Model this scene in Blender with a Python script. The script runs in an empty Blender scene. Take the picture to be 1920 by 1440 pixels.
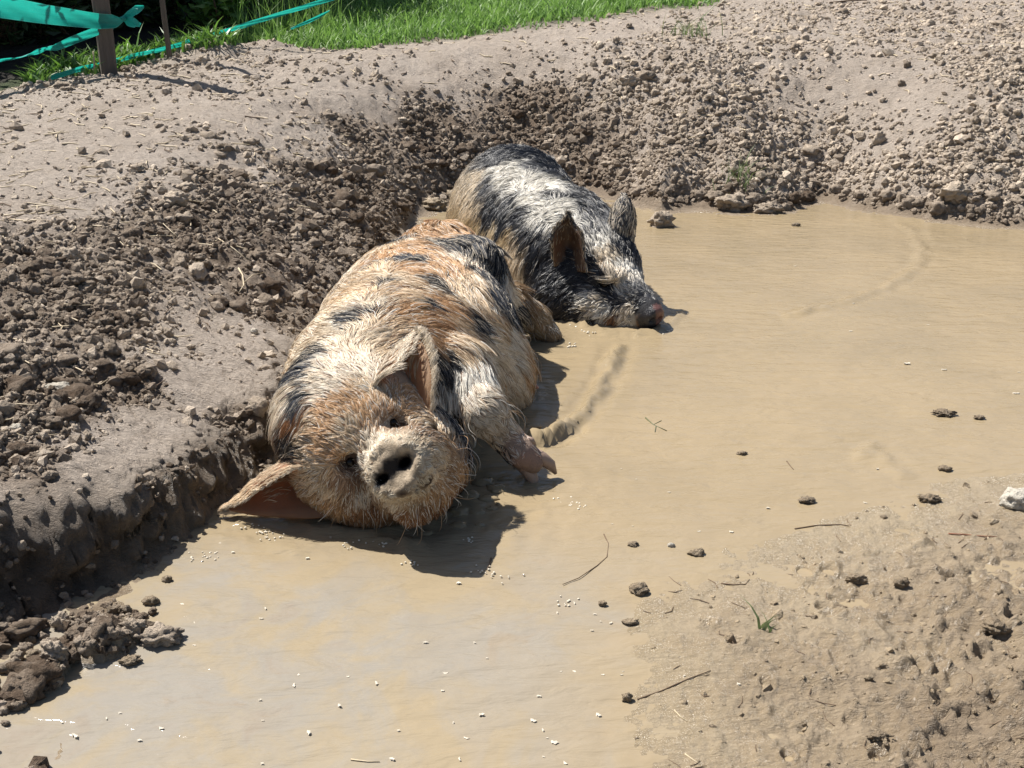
import bpy, math, random
import numpy as np
from mathutils import Vector, Matrix
from mathutils.kdtree import KDTree

random.seed(7)
rng = np.random.default_rng(7)
SC = bpy.context.scene
COL = SC.collection

# ------------------------------------------------------------------ camera, light, exposure
CAM_H, PITCH, FPX = 1.2, math.radians(21.0), 2058.0
cam_d = bpy.data.cameras.new('camera')
cam_d.sensor_width = 36.0
cam_d.lens = 36.0 * FPX / 1920.0
cam_d.clip_start, cam_d.clip_end = 0.02, 2000.0
cam = bpy.data.objects.new('camera', cam_d)
cam.location = (0, 0, CAM_H)
cam.rotation_euler = (math.pi / 2 - PITCH, 0, 0)
COL.objects.link(cam)
SC.camera = cam

SUN_EL, SUN_AZ = math.radians(57.0), math.radians(-58.0)      # azimuth from +Y towards +X
to_sun = Vector((math.sin(SUN_AZ) * math.cos(SUN_EL), math.cos(SUN_AZ) * math.cos(SUN_EL), math.sin(SUN_EL)))
world = bpy.data.worlds.new('World')
SC.world = world
world.use_nodes = True
wn = world.node_tree
wn.nodes.clear()
wo = wn.nodes.new('ShaderNodeOutputWorld')
wb = wn.nodes.new('ShaderNodeBackground')
sky = wn.nodes.new('ShaderNodeTexSky')
sky.sky_type = 'NISHITA'
sky.sun_disc = False
sky.sun_elevation = SUN_EL
sky.sun_rotation = SUN_AZ
sky.dust_density = 1.5
wb.inputs['Strength'].default_value = 0.055
wn.links.new(sky.outputs[0], wb.inputs[0])
wn.links.new(wb.outputs[0], wo.inputs[0])
sun_d = bpy.data.lights.new('sun', 'SUN')
sun_d.energy = 5.0
sun_d.angle = math.radians(0.5)
sun_d.color = (1.0, 0.96, 0.9)
sun = bpy.data.objects.new('sun', sun_d)
sun.rotation_euler = (-to_sun).to_track_quat('-Z', 'Y').to_euler()
sun.location = to_sun * 30
COL.objects.link(sun)
SC.view_settings.view_transform = 'Standard'
SC.view_settings.look = 'None'
SC.view_settings.exposure = 0.83
SC.view_settings.gamma = 1.0
SC.view_settings.use_curve_mapping = False
SC.render.engine = 'CYCLES'
SC.cycles.max_bounces = 6
SC.cycles.diffuse_bounces = 3
SC.cycles.glossy_bounces = 2
SC.cycles.transmission_bounces = 3
SC.cycles.transparent_max_bounces = 6
SC.cycles_curves.shape = 'RIBBONS'

# ------------------------------------------------------------------ projection helpers (photo pixel -> point of the place)
CP, SP = math.cos(PITCH), math.sin(PITCH)
def ray(px, py):
    dx, dy = (px - 960) / FPX, (720 - py) / FPX
    return np.array((dx, CP + dy * SP, -SP + dy * CP))
def at_z(px, py, z=0.0):
    d = ray(px, py); t = (z - CAM_H) / d[2]
    return np.array((d[0] * t, d[1] * t, z))
def at_y(px, py, y):
    d = ray(px, py); t = y / d[1]
    return np.array((d[0] * t, y, CAM_H + d[2] * t))

# ------------------------------------------------------------------ noise
def _h(ix, iy, seed):
    ix = ix.astype(np.uint32); iy = iy.astype(np.uint32)
    n = ix * np.uint32(374761393) + iy * np.uint32(668265263) + np.uint32((seed * 2246822519) & 0xffffffff)
    n = (n ^ (n >> np.uint32(13))) * np.uint32(1274126177)
    n = n ^ (n >> np.uint32(16))
    return (n & np.uint32(0xffffff)).astype(np.float32) / np.float32(0xffffff)
def vnoise(x, y, seed=0):
    xf, yf = np.floor(x), np.floor(y)
    ix, iy = xf.astype(np.int64), yf.astype(np.int64)
    u, v = (x - xf), (y - yf)
    u = u * u * u * (u * (u * 6 - 15) + 10); v = v * v * v * (v * (v * 6 - 15) + 10)
    a, b = _h(ix, iy, seed), _h(ix + 1, iy, seed)
    c, d = _h(ix, iy + 1, seed), _h(ix + 1, iy + 1, seed)
    return (a + (b - a) * u) * (1 - v) + (c + (d - c) * u) * v
def fbm(x, y, seed=0, octv=4, gain=0.5):
    s, a, tot = 0, 1.0, 0
    for o in range(octv):
        s = s + a * (vnoise(x * 2 ** o + 17.3 * o, y * 2 ** o + 9.1 * o, seed + o) - 0.5)
        tot += a; a *= gain
    return s / tot
def lumps(x, y, seed=0):
    """round clods: highest hemisphere over the 3x3 neighbour cells, in cell units"""
    xf, yf = np.floor(x), np.floor(y)
    best = np.zeros_like(x)
    for i in (-1, 0, 1):
        for j in (-1, 0, 1):
            cx, cy = (xf + i).astype(np.int64), (yf + j).astype(np.int64)
            px = xf + i + _h(cx, cy, seed); py = yf + j + _h(cx, cy, seed + 1)
            r = 0.25 + 0.55 * _h(cx, cy, seed + 2) ** 1.5
            d2 = ((x - px) ** 2 + (y - py) ** 2) / r ** 2
            best = np.maximum(best, r * np.sqrt(np.maximum(0, 1 - d2)))
    return best
def cracks(x, y, seed=0):
    xf, yf = np.floor(x), np.floor(y)
    f1 = np.full_like(x, 9.0); f2 = np.full_like(x, 9.0)
    for i in (-1, 0, 1):
        for j in (-1, 0, 1):
            cx, cy = (xf + i).astype(np.int64), (yf + j).astype(np.int64)
            d = np.hypot(x - (xf + i + _h(cx, cy, seed)), y - (yf + j + _h(cx, cy, seed + 1)))
            m = d < f1
            f2 = np.where(m, f1, np.minimum(f2, d)); f1 = np.where(m, d, f1)
    return f2 - f1
def sstep(a, b, x):
    t = np.clip((x - a) / (b - a), 0, 1)
    return t * t * (3 - 2 * t)
def sdist(x, y, poly):
    """signed distance to a closed polygon, negative inside"""
    d = np.full(x.shape, 1e9); ins = np.zeros(x.shape, bool)
    n = len(poly)
    for i in range(n):
        ax, ay = poly[i]; bx, by = poly[(i + 1) % n]
        ex, ey = bx - ax, by - ay
        t = np.clip(((x - ax) * ex + (y - ay) * ey) / (ex * ex + ey * ey + 1e-12), 0, 1)
        d = np.minimum(d, (x - ax - t * ex) ** 2 + (y - ay - t * ey) ** 2)
        if ay != by:
            c = ((ay > y) != (by > y)) & (x < ex * (y - ay) / (by - ay) + ax)
            ins ^= c
    d = np.sqrt(d)
    return np.where(ins, -d, d)
def idw(x, y, pts, vals, power=3.0):
    vals = np.asarray(vals, float)
    if vals.ndim == 1: vals = vals[:, None]
    num = np.zeros(x.shape + (vals.shape[1],)); den = np.zeros(x.shape)
    for (px, py), v in zip(pts, vals):
        w = 1.0 / (((x - px) ** 2 + (y - py) ** 2) + 1e-3) ** (power / 2)
        num += w[..., None] * v; den += w
    return num / den[..., None]

# ------------------------------------------------------------------ object helpers
def tag(o, label=None, cat=None, group=None, kind=None):
    if label: o['label'] = label
    if cat: o['category'] = cat
    if group: o['group'] = group
    if kind: o['kind'] = kind
    return o
def link(name, data, parent=None, loc=None):
    o = bpy.data.objects.new(name, data)
    COL.objects.link(o)
    if loc is not None: o.location = loc
    if parent is not None: o.parent = parent
    return o
def mesh_np(name, v, faces, mats=(), smooth=True, attrs=None, midx=None):
    """faces: (n,k) int array (all same k) or list of lists"""
    me = bpy.data.meshes.new(name)
    v = np.asarray(v, np.float32)
    if isinstance(faces, np.ndarray):
        n, k = faces.shape
        me.vertices.add(len(v)); me.vertices.foreach_set('co', v.ravel())
        me.loops.add(n * k); me.loops.foreach_set('vertex_index', faces.astype(np.int32).ravel())
        me.polygons.add(n)
        me.polygons.foreach_set('loop_start', np.arange(0, n * k, k, dtype=np.int32))
        me.polygons.foreach_set('loop_total', np.full(n, k, np.int32))
        me.update(calc_edges=True)
    else:
        me.from_pydata([tuple(p) for p in v], [], faces)
        me.update()
    for m in mats: me.materials.append(m)
    n = len(me.polygons)
    me.polygons.foreach_set('use_smooth', np.full(n, smooth))
    if midx is not None: me.polygons.foreach_set('material_index', np.asarray(midx, np.int32))
    for nm, arr in (attrs or {}).items():
        arr = np.asarray(arr, np.float32)
        if arr.ndim == 1:
            a = me.attributes.new(nm, 'FLOAT', 'POINT'); a.data.foreach_set('value', arr)
        else:
            a = me.attributes.new(nm, 'FLOAT_COLOR', 'POINT')
            if arr.shape[1] == 3: arr = np.concatenate([arr, np.ones((len(arr), 1), np.float32)], 1)
            a.data.foreach_set('color', arr.ravel())
    me.update()
    return me
def grid_faces(nr, nc):
    i = np.arange(nr - 1)[:, None] * nc + np.arange(nc - 1)[None, :]
    i = i.ravel()
    return np.stack([i, i + 1, i + nc + 1, i + nc], 1)
def tube(pts, radii, n=8, cap=True):
    """vertices, faces of a tube along pts"""
    pts = [np.asarray(p, float) for p in pts]
    V, F = [], []
    up = np.array((0.13, 0.21, 0.97))
    for i, p in enumerate(pts):
        t = pts[min(i + 1, len(pts) - 1)] - pts[max(i - 1, 0)]
        t /= np.linalg.norm(t) + 1e-9
        a = np.cross(t, up); a /= np.linalg.norm(a) + 1e-9
        b = np.cross(t, a)
        for k in range(n):
            th = 2 * math.pi * k / n
            V.append(p + radii[i] * (math.cos(th) * a + math.sin(th) * b))
    for i in range(len(pts) - 1):
        for k in range(n):
            F.append([i * n + k, i * n + (k + 1) % n, (i + 1) * n + (k + 1) % n, (i + 1) * n + k])
    if cap:
        F.append(list(range(n))[::-1]); F.append([(len(pts) - 1) * n + k for k in range(n)])
    return V, F

# ------------------------------------------------------------------ material helpers
class NT:
    def __init__(s, name):
        s.m = bpy.data.materials.new(name); s.m.use_nodes = True
        s.t = s.m.node_tree; s.t.nodes.clear()
        s.out = s.n('OutputMaterial')
    def n(s, typ, **kw):
        nd = s.t.nodes.new('ShaderNode' + typ)
        for k, v in kw.items():
            if k.startswith('_'): setattr(nd, k[1:], v)
            else:
                key = int(k[1:]) if k[0] == 'i' and k[1:].isdigit() else k.replace('__', ' ')
                s.set(nd.inputs[key], v)
        return nd
    def set(s, sock, v):
        if hasattr(v, 'is_output') or isinstance(v, bpy.types.NodeSocket): s.t.links.new(v, sock)
        else:
            if isinstance(v, tuple) and len(v) == 3 and sock.type == 'RGBA': v = v + (1,)
            sock.default_value = v
    def mix(s, f, a, b, blend='MIX'):
        nd = s.t.nodes.new('ShaderNodeMix'); nd.data_type = 'RGBA'; nd.blend_type = blend
        s.set(nd.inputs[0], f); s.set(nd.inputs[6], a); s.set(nd.inputs[7], b)
        return nd.outputs[2]
    def fmix(s, f, a, b):
        nd = s.t.nodes.new('ShaderNodeMix'); nd.data_type = 'FLOAT'
        s.set(nd.inputs[0], f); s.set(nd.inputs[2], a); s.set(nd.inputs[3], b)
        return nd.outputs[0]
    def math(s, op, a, b=0.0, clamp=False):
        nd = s.t.nodes.new('ShaderNodeMath'); nd.operation = op; nd.use_clamp = clamp
        s.set(nd.inputs[0], a); s.set(nd.inputs[1], b)
        return nd.outputs[0]
    def ramp(s, f, lo, hi, a=0.0, b=1.0):
        nd = s.t.nodes.new('ShaderNodeMapRange'); nd.clamp = True; nd.interpolation_type = 'SMOOTHSTEP'
        s.set(nd.inputs[0], f); s.set(nd.inputs[1], lo); s.set(nd.inputs[2], hi); s.set(nd.inputs[3], a); s.set(nd.inputs[4], b)
        return nd.outputs[0]
    def attr(s, name, col=False):
        nd = s.n('Attribute', _attribute_name=name)
        return nd.outputs['Color'] if col else nd.outputs['Fac']
    def pos(s): return s.n('NewGeometry').outputs['Position']
    def objpos(s): return s.n('TexCoord').outputs['Object']
    def noise(s, scale, vec=None, detail=4.0, rough=0.55, dist=0.0):
        nd = s.n('TexNoise', Scale=scale, Detail=detail, Roughness=rough, Distortion=dist)
        if vec is not None: s.set(nd.inputs['Vector'], vec)
        return nd.outputs['Fac']
    def scale(s, vec, xyz):
        nd = s.n('Mapping'); s.set(nd.inputs['Vector'], vec); nd.inputs['Scale'].default_value = xyz
        return nd.outputs[0]
    def bump(s, h, strength=0.5, dist=0.01, normal=None):
        nd = s.n('Bump', Strength=strength, Distance=dist, Height=h)
        if normal is not None: s.set(nd.inputs['Normal'], normal)
        return nd.outputs[0]
    def bsdf(s, color, rough=0.9, normal=None, **kw):
        nd = s.n('BsdfPrincipled')
        s.set(nd.inputs['Base Color'], color); s.set(nd.inputs['Roughness'], rough)
        if normal is not None: s.set(nd.inputs['Normal'], normal)
        for k, v in kw.items(): s.set(nd.inputs[k.replace('__', ' ')], v)
        s.t.links.new(nd.outputs[0], s.out.inputs['Surface'])
        return nd

def mat_ground():
    t = NT('earth')
    p = t.pos()
    dry, clod, wet, grass, litter = (t.attr(a) for a in ('dry', 'clod', 'wet', 'grass', 'litter'))
    n1 = t.noise(3.0, p, 5); n2 = t.noise(28.0, p, 6, 0.65); n3 = t.noise(140.0, p, 4, 0.7); n4 = t.noise(9.0, p, 5)
    moist = t.mix(n2, (0.12, 0.083, 0.055), (0.32, 0.24, 0.17))
    dryc = t.mix(n2, (0.42, 0.345, 0.28), (0.68, 0.59, 0.50))
    c = t.mix(t.ramp(t.math('ADD', dry, t.math('MULTIPLY', t.math('SUBTRACT', n4, 0.5), 0.9)), 0.15, 0.85), moist, dryc)
    c = t.mix(t.ramp(n1, 0.35, 0.7, 0, 0.2), c, (0.30, 0.215, 0.14))
    wetc = t.mix(t.noise(6.0, p, 6, 0.6), (0.212, 0.160, 0.102), (0.305, 0.238, 0.158))
    wetc = t.mix(t.ramp(n2, 0.55, 0.8, 0, 0.4), wetc, (0.20, 0.14, 0.085))
    wetc = t.mix(t.attr('slurry'), wetc, (0.292, 0.231, 0.148))
    c = t.mix(wet, c, wetc)
    c = t.mix(t.ramp(n3, 0.25, 0.75, 0.0, t.fmix(t.attr('slurry'), 0.38, 0.12)), c, t.mix(0.5, c, (0.06, 0.045, 0.03)))
    c = t.mix(t.math('MULTIPLY', t.attr('damp_shade'), 0.55), c, (0.06, 0.042, 0.028))  # cut bank face: damp clay plus its shade painted into the colour
    c = t.mix(grass, c, (0.05, 0.07, 0.02))
    c = t.mix(litter, c, (0.02, 0.016, 0.01))
    rough = t.fmix(t.math('MULTIPLY', wet, t.ramp(t.noise(11.0, p, 4), 0.35, 0.55)), t.fmix(wet, 0.95, 0.55), 0.2)
    hgt = t.math('ADD', t.math('MULTIPLY', n3, 0.5), t.math('MULTIPLY', n2, 1.0))
    fib = t.noise(70.0, t.scale(p, (0.55, 1.7, 1.0)), 6, 0.7, 1.2)
    hgt = t.math('ADD', hgt, t.math('MULTIPLY', fib, t.fmix(wet, 2.0, 1.1)))
    c = t.mix(t.math('MULTIPLY', t.ramp(fib, 0.47, 0.33), t.fmix(wet, 0.60, t.fmix(t.attr('slurry'), 0.35, 0.12))), c, (0.11, 0.08, 0.055))
    nb = t.bump(hgt, t.fmix(wet, 1.0, 0.6), 0.014)
    t.bsdf(c, rough, nb)
    return t.m
def mat_clod(name, a, b, rough=0.95, spec=0.3):
    t = NT(name)
    p = t.pos()
    n2 = t.noise(45.0, p, 5, 0.65); n3 = t.noise(150.0, p, 4, 0.75)
    v = t.attr('tint')
    c = t.mix(t.math('ADD', t.math('MULTIPLY', n2, 0.6), t.math('MULTIPLY', v, 0.7)), a, b)
    nb = t.bump(t.math('ADD', n2, t.math('MULTIPLY', n3, 0.8)), 1.0, 0.012)
    bs = t.bsdf(c, rough, nb); bs.inputs['Specular IOR Level'].default_value = spec
    return t.m
def mat_water():
    t = NT('muddy_water')
    p = t.pos()
    warp = t.n('VectorMath', _operation='ADD')
    nz = t.n('TexNoise', Scale=2.2, Detail=3.0); t.set(nz.inputs['Vector'], p)
    sc = t.n('VectorMath', _operation='SCALE'); t.set(sc.inputs[0], nz.outputs['Color']); sc.inputs['Scale'].default_value = 0.5
    t.set(warp.inputs[0], p); t.set(warp.inputs[1], sc.outputs[0])
    wv = warp.outputs[0]
    silt = t.noise(2.6, wv, 5, 0.6)
    c = t.mix(t.ramp(silt, 0.3, 0.7), (0.292, 0.226, 0.137), (0.252, 0.198, 0.123))
    sh = t.attr('shallow')
    g = t.noise(4.5, wv, 6, 0.62)
    shc = t.mix(t.ramp(g, 0.38, 0.62), (0.280, 0.228, 0.152), (0.248, 0.226, 0.192))  # grey patches: submerged silt, with sky reflection painted into the colour
    shc = t.mix(t.ramp(t.noise(9.0, wv, 5, 0.6), 0.56, 0.72, 0, 0.6), shc, (0.25, 0.20, 0.145))
    c = t.mix(sh, c, shc)
    c = t.mix(t.math('MULTIPLY', t.attr('edge'), t.ramp(t.noise(7.0, wv, 5, 0.6), 0.3, 0.6, 0.4, 1.0)), c, (0.272, 0.214, 0.136))
    st = t.scale(p, (9.0, 26.0, 1.0))
    r1 = t.noise(1.0, st, 4, 0.55, 0.6)
    r2 = t.noise(5.5, t.scale(p, (2.0, 5.0, 1.0)), 3, 0.5, 0.4)
    h = t.math('ADD', t.math('MULTIPLY', r1, 0.7), t.math('MULTIPLY', r2, 0.7))
    nb = t.bump(h, 0.65, 0.012)
    bs = t.bsdf(c, 0.07, nb)
    bs.inputs['IOR'].default_value = 1.33
    return t.m
def mat_hair(name, rough, spec):
    t = NT(name)
    c = t.attr('hair_colour', True)
    bs = t.bsdf(c, rough); bs.inputs['Specular IOR Level'].default_value = spec
    return t.m
def mat_skin(name, rough=0.7):
    t = NT(name)
    c = t.attr('skin_colour', True)
    p = t.pos()
    n = t.noise(260.0, p, 4, 0.7)
    c2 = t.mix(t.ramp(n, 0.35, 0.7, 0, 0.45), c, t.mix(0.5, c, (0.03, 0.02, 0.015)))
    bs = t.bsdf(c2, t.math('SUBTRACT', rough, t.math('MULTIPLY', t.attr('gloss'), 0.45)), t.bump(n, 0.6, 0.006))
    t.set(bs.inputs['Specular IOR Level'], t.math('ADD', t.math('MULTIPLY', t.attr('gloss'), 0.4), 0.08))
    return t.m
def mat_ear(name, glow=0.34):
    t = NT(name)
    c = t.attr('skin_colour', True)
    nb = t.bump(t.noise(200.0, t.pos(), 4, 0.7), 0.4, 0.004)
    d = t.n('BsdfPrincipled'); t.set(d.inputs['Base Color'], c); d.inputs['Roughness'].default_value = 0.6; t.set(d.inputs['Normal'], nb)
    tr = t.n('BsdfTranslucent'); tr.inputs['Color'].default_value = (0.75, 0.33, 0.10, 1)
    mx = t.n('MixShader'); mx.inputs[0].default_value = glow
    t.t.links.new(d.outputs[0], mx.inputs[1]); t.t.links.new(tr.outputs[0], mx.inputs[2])
    t.t.links.new(mx.outputs[0], t.out.inputs['Surface'])
    return t.m
def mat_simple(name, color, rough=0.7, var=0.25, scale=60.0, bump=0.3, spec=0.5):
    t = NT(name)
    p = t.pos()
    n = t.noise(scale, p, 5, 0.6)
    dark = tuple(max(0, x * (1 - 2 * var)) for x in color); lite = tuple(min(1, x * (1 + var)) for x in color)
    bs = t.bsdf(t.mix(n, dark, lite), rough, t.bump(n, bump, 0.004)); bs.inputs['Specular IOR Level'].default_value = spec
    return t.m
def mat_leaf(name, a, b, trans, rough=0.5, mixf=0.4):
    t = NT(name)
    c = t.mix(t.attr('tint'), a, b)
    d = t.n('BsdfPrincipled'); t.set(d.inputs['Base Color'], c); d.inputs['Roughness'].default_value = rough
    tr = t.n('BsdfTranslucent'); t.set(tr.inputs['Color'], t.mix(0.5, c, trans))
    mx = t.n('MixShader'); mx.inputs[0].default_value = mixf
    t.t.links.new(d.outputs[0], mx.inputs[1]); t.t.links.new(tr.outputs[0], mx.inputs[2])
    t.t.links.new(mx.outputs[0], t.out.inputs['Surface'])
    return t.m

M_GROUND = mat_ground()
M_WATER = mat_water()
M_CLOD = mat_clod('loose_earth', (0.10, 0.069, 0.046), (0.62, 0.52, 0.41))
M_CLODWET = mat_clod('wet_earth', (0.10, 0.07, 0.045), (0.40, 0.31, 0.20), 0.5, 0.5)
M_STONE = mat_clod('pale_stone', (0.32, 0.28, 0.22), (0.66, 0.61, 0.52), 0.8)
M_TWIG = mat_simple('twig_bark', (0.13, 0.085, 0.05), 0.8)
M_STRAW = mat_simple('straw', (0.55, 0.45, 0.30), 0.6)
M_HUSK = mat_simple('husk', (0.55, 0.49, 0.39), 0.6)
M_POST = None

# ------------------------------------------------------------------ terrain
POND = [at_z(px, py)[:2] for px, py in [
    (2800, 470), (2300, 450), (1920, 434), (1800, 426), (1700, 413), (1610, 400), (1540, 381), (1475, 402), (1400, 404), (1300, 398), (1240, 404),
    (1180, 388), (1100, 372), (1000, 362), (880, 378), (800, 414), (740, 486), (670, 570), (625, 670), (585, 765), (535, 850), (440, 945), (400, 985),
    (300, 1072), (235, 1125), (300, 1140), (255, 1158), (280, 1182), (235, 1212), (180, 1225), (130, 1225), (105, 1262), (85, 1315), (70, 1375), (60, 1440), (20, 1540),
    (-50, 1700), (300, 2000), (900, 2000), (1230, 1700), (1225, 1540), (1215, 1440), (1180, 1340), (1190, 1250), (1175, 1170), (1230, 1085), (1330, 1030), (1480, 990), (1620, 955), (1740, 915), (1920, 885),
    (2200, 800), (2800, 700)]]
EDGE = [((-400, 1330), .21, .13, .7), ((-200, 1260), .21, .13, .7), ((0, 1195), .20, .13, .7), ((130, 1140), .18, .12, .8), ((300, 1066), .135, .10, 1.0),
        ((420, 962), .105, .06, 1.1), ((520, 862), .07, .07, 1.1), ((580, 765), .05, .08, 1.1), ((620, 665), .04, .10, 1.0), ((665, 565), .04, .10, 1.0),
        ((740, 474), .05, .12, 1.0), ((800, 402), .05, .15, 1.0), ((880, 368), .05, .15, 1.0), ((1000, 352), .05, .15, 1.1), ((1100, 362), .04, .15, 1.15),
        ((1180, 378), .04, .15, 1.2), ((1240, 398), .05, .14, 1.2), ((1300, 390), .05, .13, 1.2), ((1400, 397), .06, .12, 1.2), ((1475, 396), .05, .14, 1.25), ((1540, 374), .03, .2, 1.3),
        ((1610, 393), .05, .14, 1.25), ((1700, 407), .05, .14, 1.25), ((1800, 420), .05, .14, 1.25), ((1920, 428), .05, .14, 1.3), ((2300, 444), .05, .14, 1.3), ((2800, 464), .05, .14, 1.3)]
EP = [at_z(*e[0])[:2] for e in EDGE]
EV = [e[1:] for e in EDGE]
PLAT = EP + [np.array((60, 5.0)), np.array((60, 300)), np.array((-60, 300)), np.array((-60, 1.3))]

def bank_z(x, y):
    b = 0.27 + 0.075 * (y - 1.8)
    far = np.maximum(0, y - 7.0)
    return b + 0.02 * far + 0.03 * np.clip(x + 0.5, -1, 2) * sstep(5.0, 7.5, y)
def base_height(x, y):
    wx = 0.05 * fbm(x * 5, y * 5, 3, 3); wy = 0.05 * fbm(x * 5, y * 5, 33, 3)
    wx = wx + 0.10 * fbm(x * 1.7, y * 1.7, 43, 2); wy = wy + 0.10 * fbm(x * 1.7, y * 1.7, 53, 2)
    xx, yy = x + wx, y + wy
    s = sdist(xx, yy, POND)
    sp = -sdist(xx, yy, PLAT)
    e = idw(x, y, EP, EV, 4.0)
    hs, ws, wbk = e[..., 0], e[..., 1], e[..., 2]
    t = np.clip(sp / wbk, 0, 1)
    plat = hs * sstep(0, 1, sp / ws) + (bank_z(x, y) - hs) * (t * (2 - t) * 0.7 + 0.3 * sstep(0, 1, t))
    flat = np.where(s > 0, 0.030 * (1 - np.exp(-np.maximum(s, 0) / 0.8)), -0.07 * (1 - np.exp(np.minimum(s, 0) / 0.6)))
    h = flat * (1 - np.clip(sp / 0.3, 0, 1)) + np.maximum(plat, 0)
    return h, s, sp
def hit(px, py, guess=0.3):
    d = ray(px, py)
    ts = np.linspace(0.8, 14, 1400) / d[1]
    X, Y, Z = d[0] * ts, d[1] * ts, CAM_H + d[2] * ts
    h = np.maximum(base_height(X, Y)[0], 0)
    i = np.argmax(Z < h)
    if Z[-1] > h[-1]: i = len(ts) - 1
    return np.array((X[i], Y[i], h[i]))

CL = [(50, 500, 0.9, 0.3), (200, 450, 0.75, 0.4), (50, 330, 0.08, 1), (300, 330, 0.3, 0.85), (30, 400, 0.2, 0.9), (130, 370, 0.2, 0.95), (420, 290, 0.25, 0.85), (560, 235, 0.25, 0.9), (700, 190, 0.25, 0.85), (450, 210, 0.03, 1), (250, 290, 0.06, 1), (900, 100, 0.08, 1), (1050, 75, 0.08, 0.95), (360, 420, 0.9, 0.25), (400, 340, 0.8, 0.35), (500, 250, 0.22, 0.95), (200, 230, 0.08, 1), (600, 180, 0.1, 1), (800, 130, 0.12, 0.95), (60, 440, 0.55, 0.6),
      (1000, 120, 0.3, 0.8), (450, 400, 0.9, 0.3), (600, 350, 0.9, 0.25), (800, 250, 1, 0.15), (1000, 220, 1, 0.2), (700, 350, 0.9, 0.2), (200, 600, 1, 0.2), (100, 750, 1, 0.2), (150, 880, 0.05, 0.8), (220, 900, 0.05, 0.9), (60, 945, 0.1, 0.7), (420, 820, 0.05, 1), (300, 800, 0.05, 1), (360, 700, 0.08, 1), (410, 650, 0.12, 0.9), (330, 860, 0.05, 0.95), (430, 740, 0.05, 1), (680, 260, 0.8, 0.3),
      (250, 720, 0.9, 0.25), (350, 640, 0.3, 0.9), (380, 740, 0.1, 1), (250, 850, 0.12, 0.9), (480, 700, 0.25, 0.9), (450, 790, 0.8, 0.3), (80, 920, 0.3, 0.5), (300, 900, 0.2, 0.6), (60, 860, 0.9, 0.25),
      (550, 600, 0.6, 0.35), (1200, 200, 0.9, 0.7), (1150, 100, 0.5, 0.95), (1300, 130, 0.7, 0.9), (1400, 300, 1, 0.7), (1550, 300, 0.9, 0.8), (1700, 180, 0.12, 1), (1600, 165, 0.15, 1),
      (1650, 250, 0.5, 1), (1800, 320, 0.95, 0.9), (1850, 130, 0.9, 1), (1880, 60, 0.6, 1), (1600, 60, 0.4, 1), (1400, 50, 0.4, 1), (1250, 300, 1, 0.65), (1900, 380, 1, 0.8),
      (1100, 300, 1, 0.3), (60, 1330, 0.9, 0.4), (20, 1250, 1, 0.25), (1100, 40, 0.2, 0.8), (1500, 110, 0.5, 1)]
CLP = [hit(c[0], c[1])[:2] for c in CL] + [at_z(1500, 1100)[:2], at_z(1300, 1300)[:2], at_z(1800, 1100)[:2], at_z(1900, 1000)[:2], at_z(1800, 1350)[:2], np.array((0.9, 1.0))]
CLV = [c[2:] for c in CL] + [(0.05, 0.3)] * 6

PRINTS = []                      # trotter prints in the wet mud flat: centre, half length, half width, heading
for px, py, L, W, a in [(1512, 1052, 30, 22, 1.5), (1555, 1052, 30, 22, 1.6), (1545, 1120, 28, 20, 0.9), (1560, 1140, 34, 18, 0.4), (1440, 1262, 26, 20, 1.5), (1808, 1205, 26, 18, 1.3),
                        (1843, 1210, 26, 18, 1.7), (1790, 1065, 40, 16, 0.2), (1810, 1085, 40, 16, 0.2), (1600, 1330, 28, 20, 0.7), (1725, 1235, 30, 22, 0.5), (1650, 1100, 26, 20, 1.2), (1700, 1110, 26, 18, 1.2),
                        (1380, 1190, 26, 18, 0.2), (1330, 1150, 22, 14, 0.3), (1870, 1390, 40, 26, 0.6), (1760, 1300, 34, 24, 1.0), (1655, 1400, 38, 26, 0.3), (1900, 1150, 34, 22, 0.7), (1480, 1395, 26, 20, 0.9),
                        (1580, 1250, 22, 16, 1.4), (1860, 1300, 34, 22, 0.2)]:
    p = at_z(px, py, 0.03); k = 0.72 * np.hypot(p[1], 1.2) / FPX
    PRINTS.append((p[0], p[1], L * k, W * k, a + random.uniform(-.2, .2)))

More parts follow.
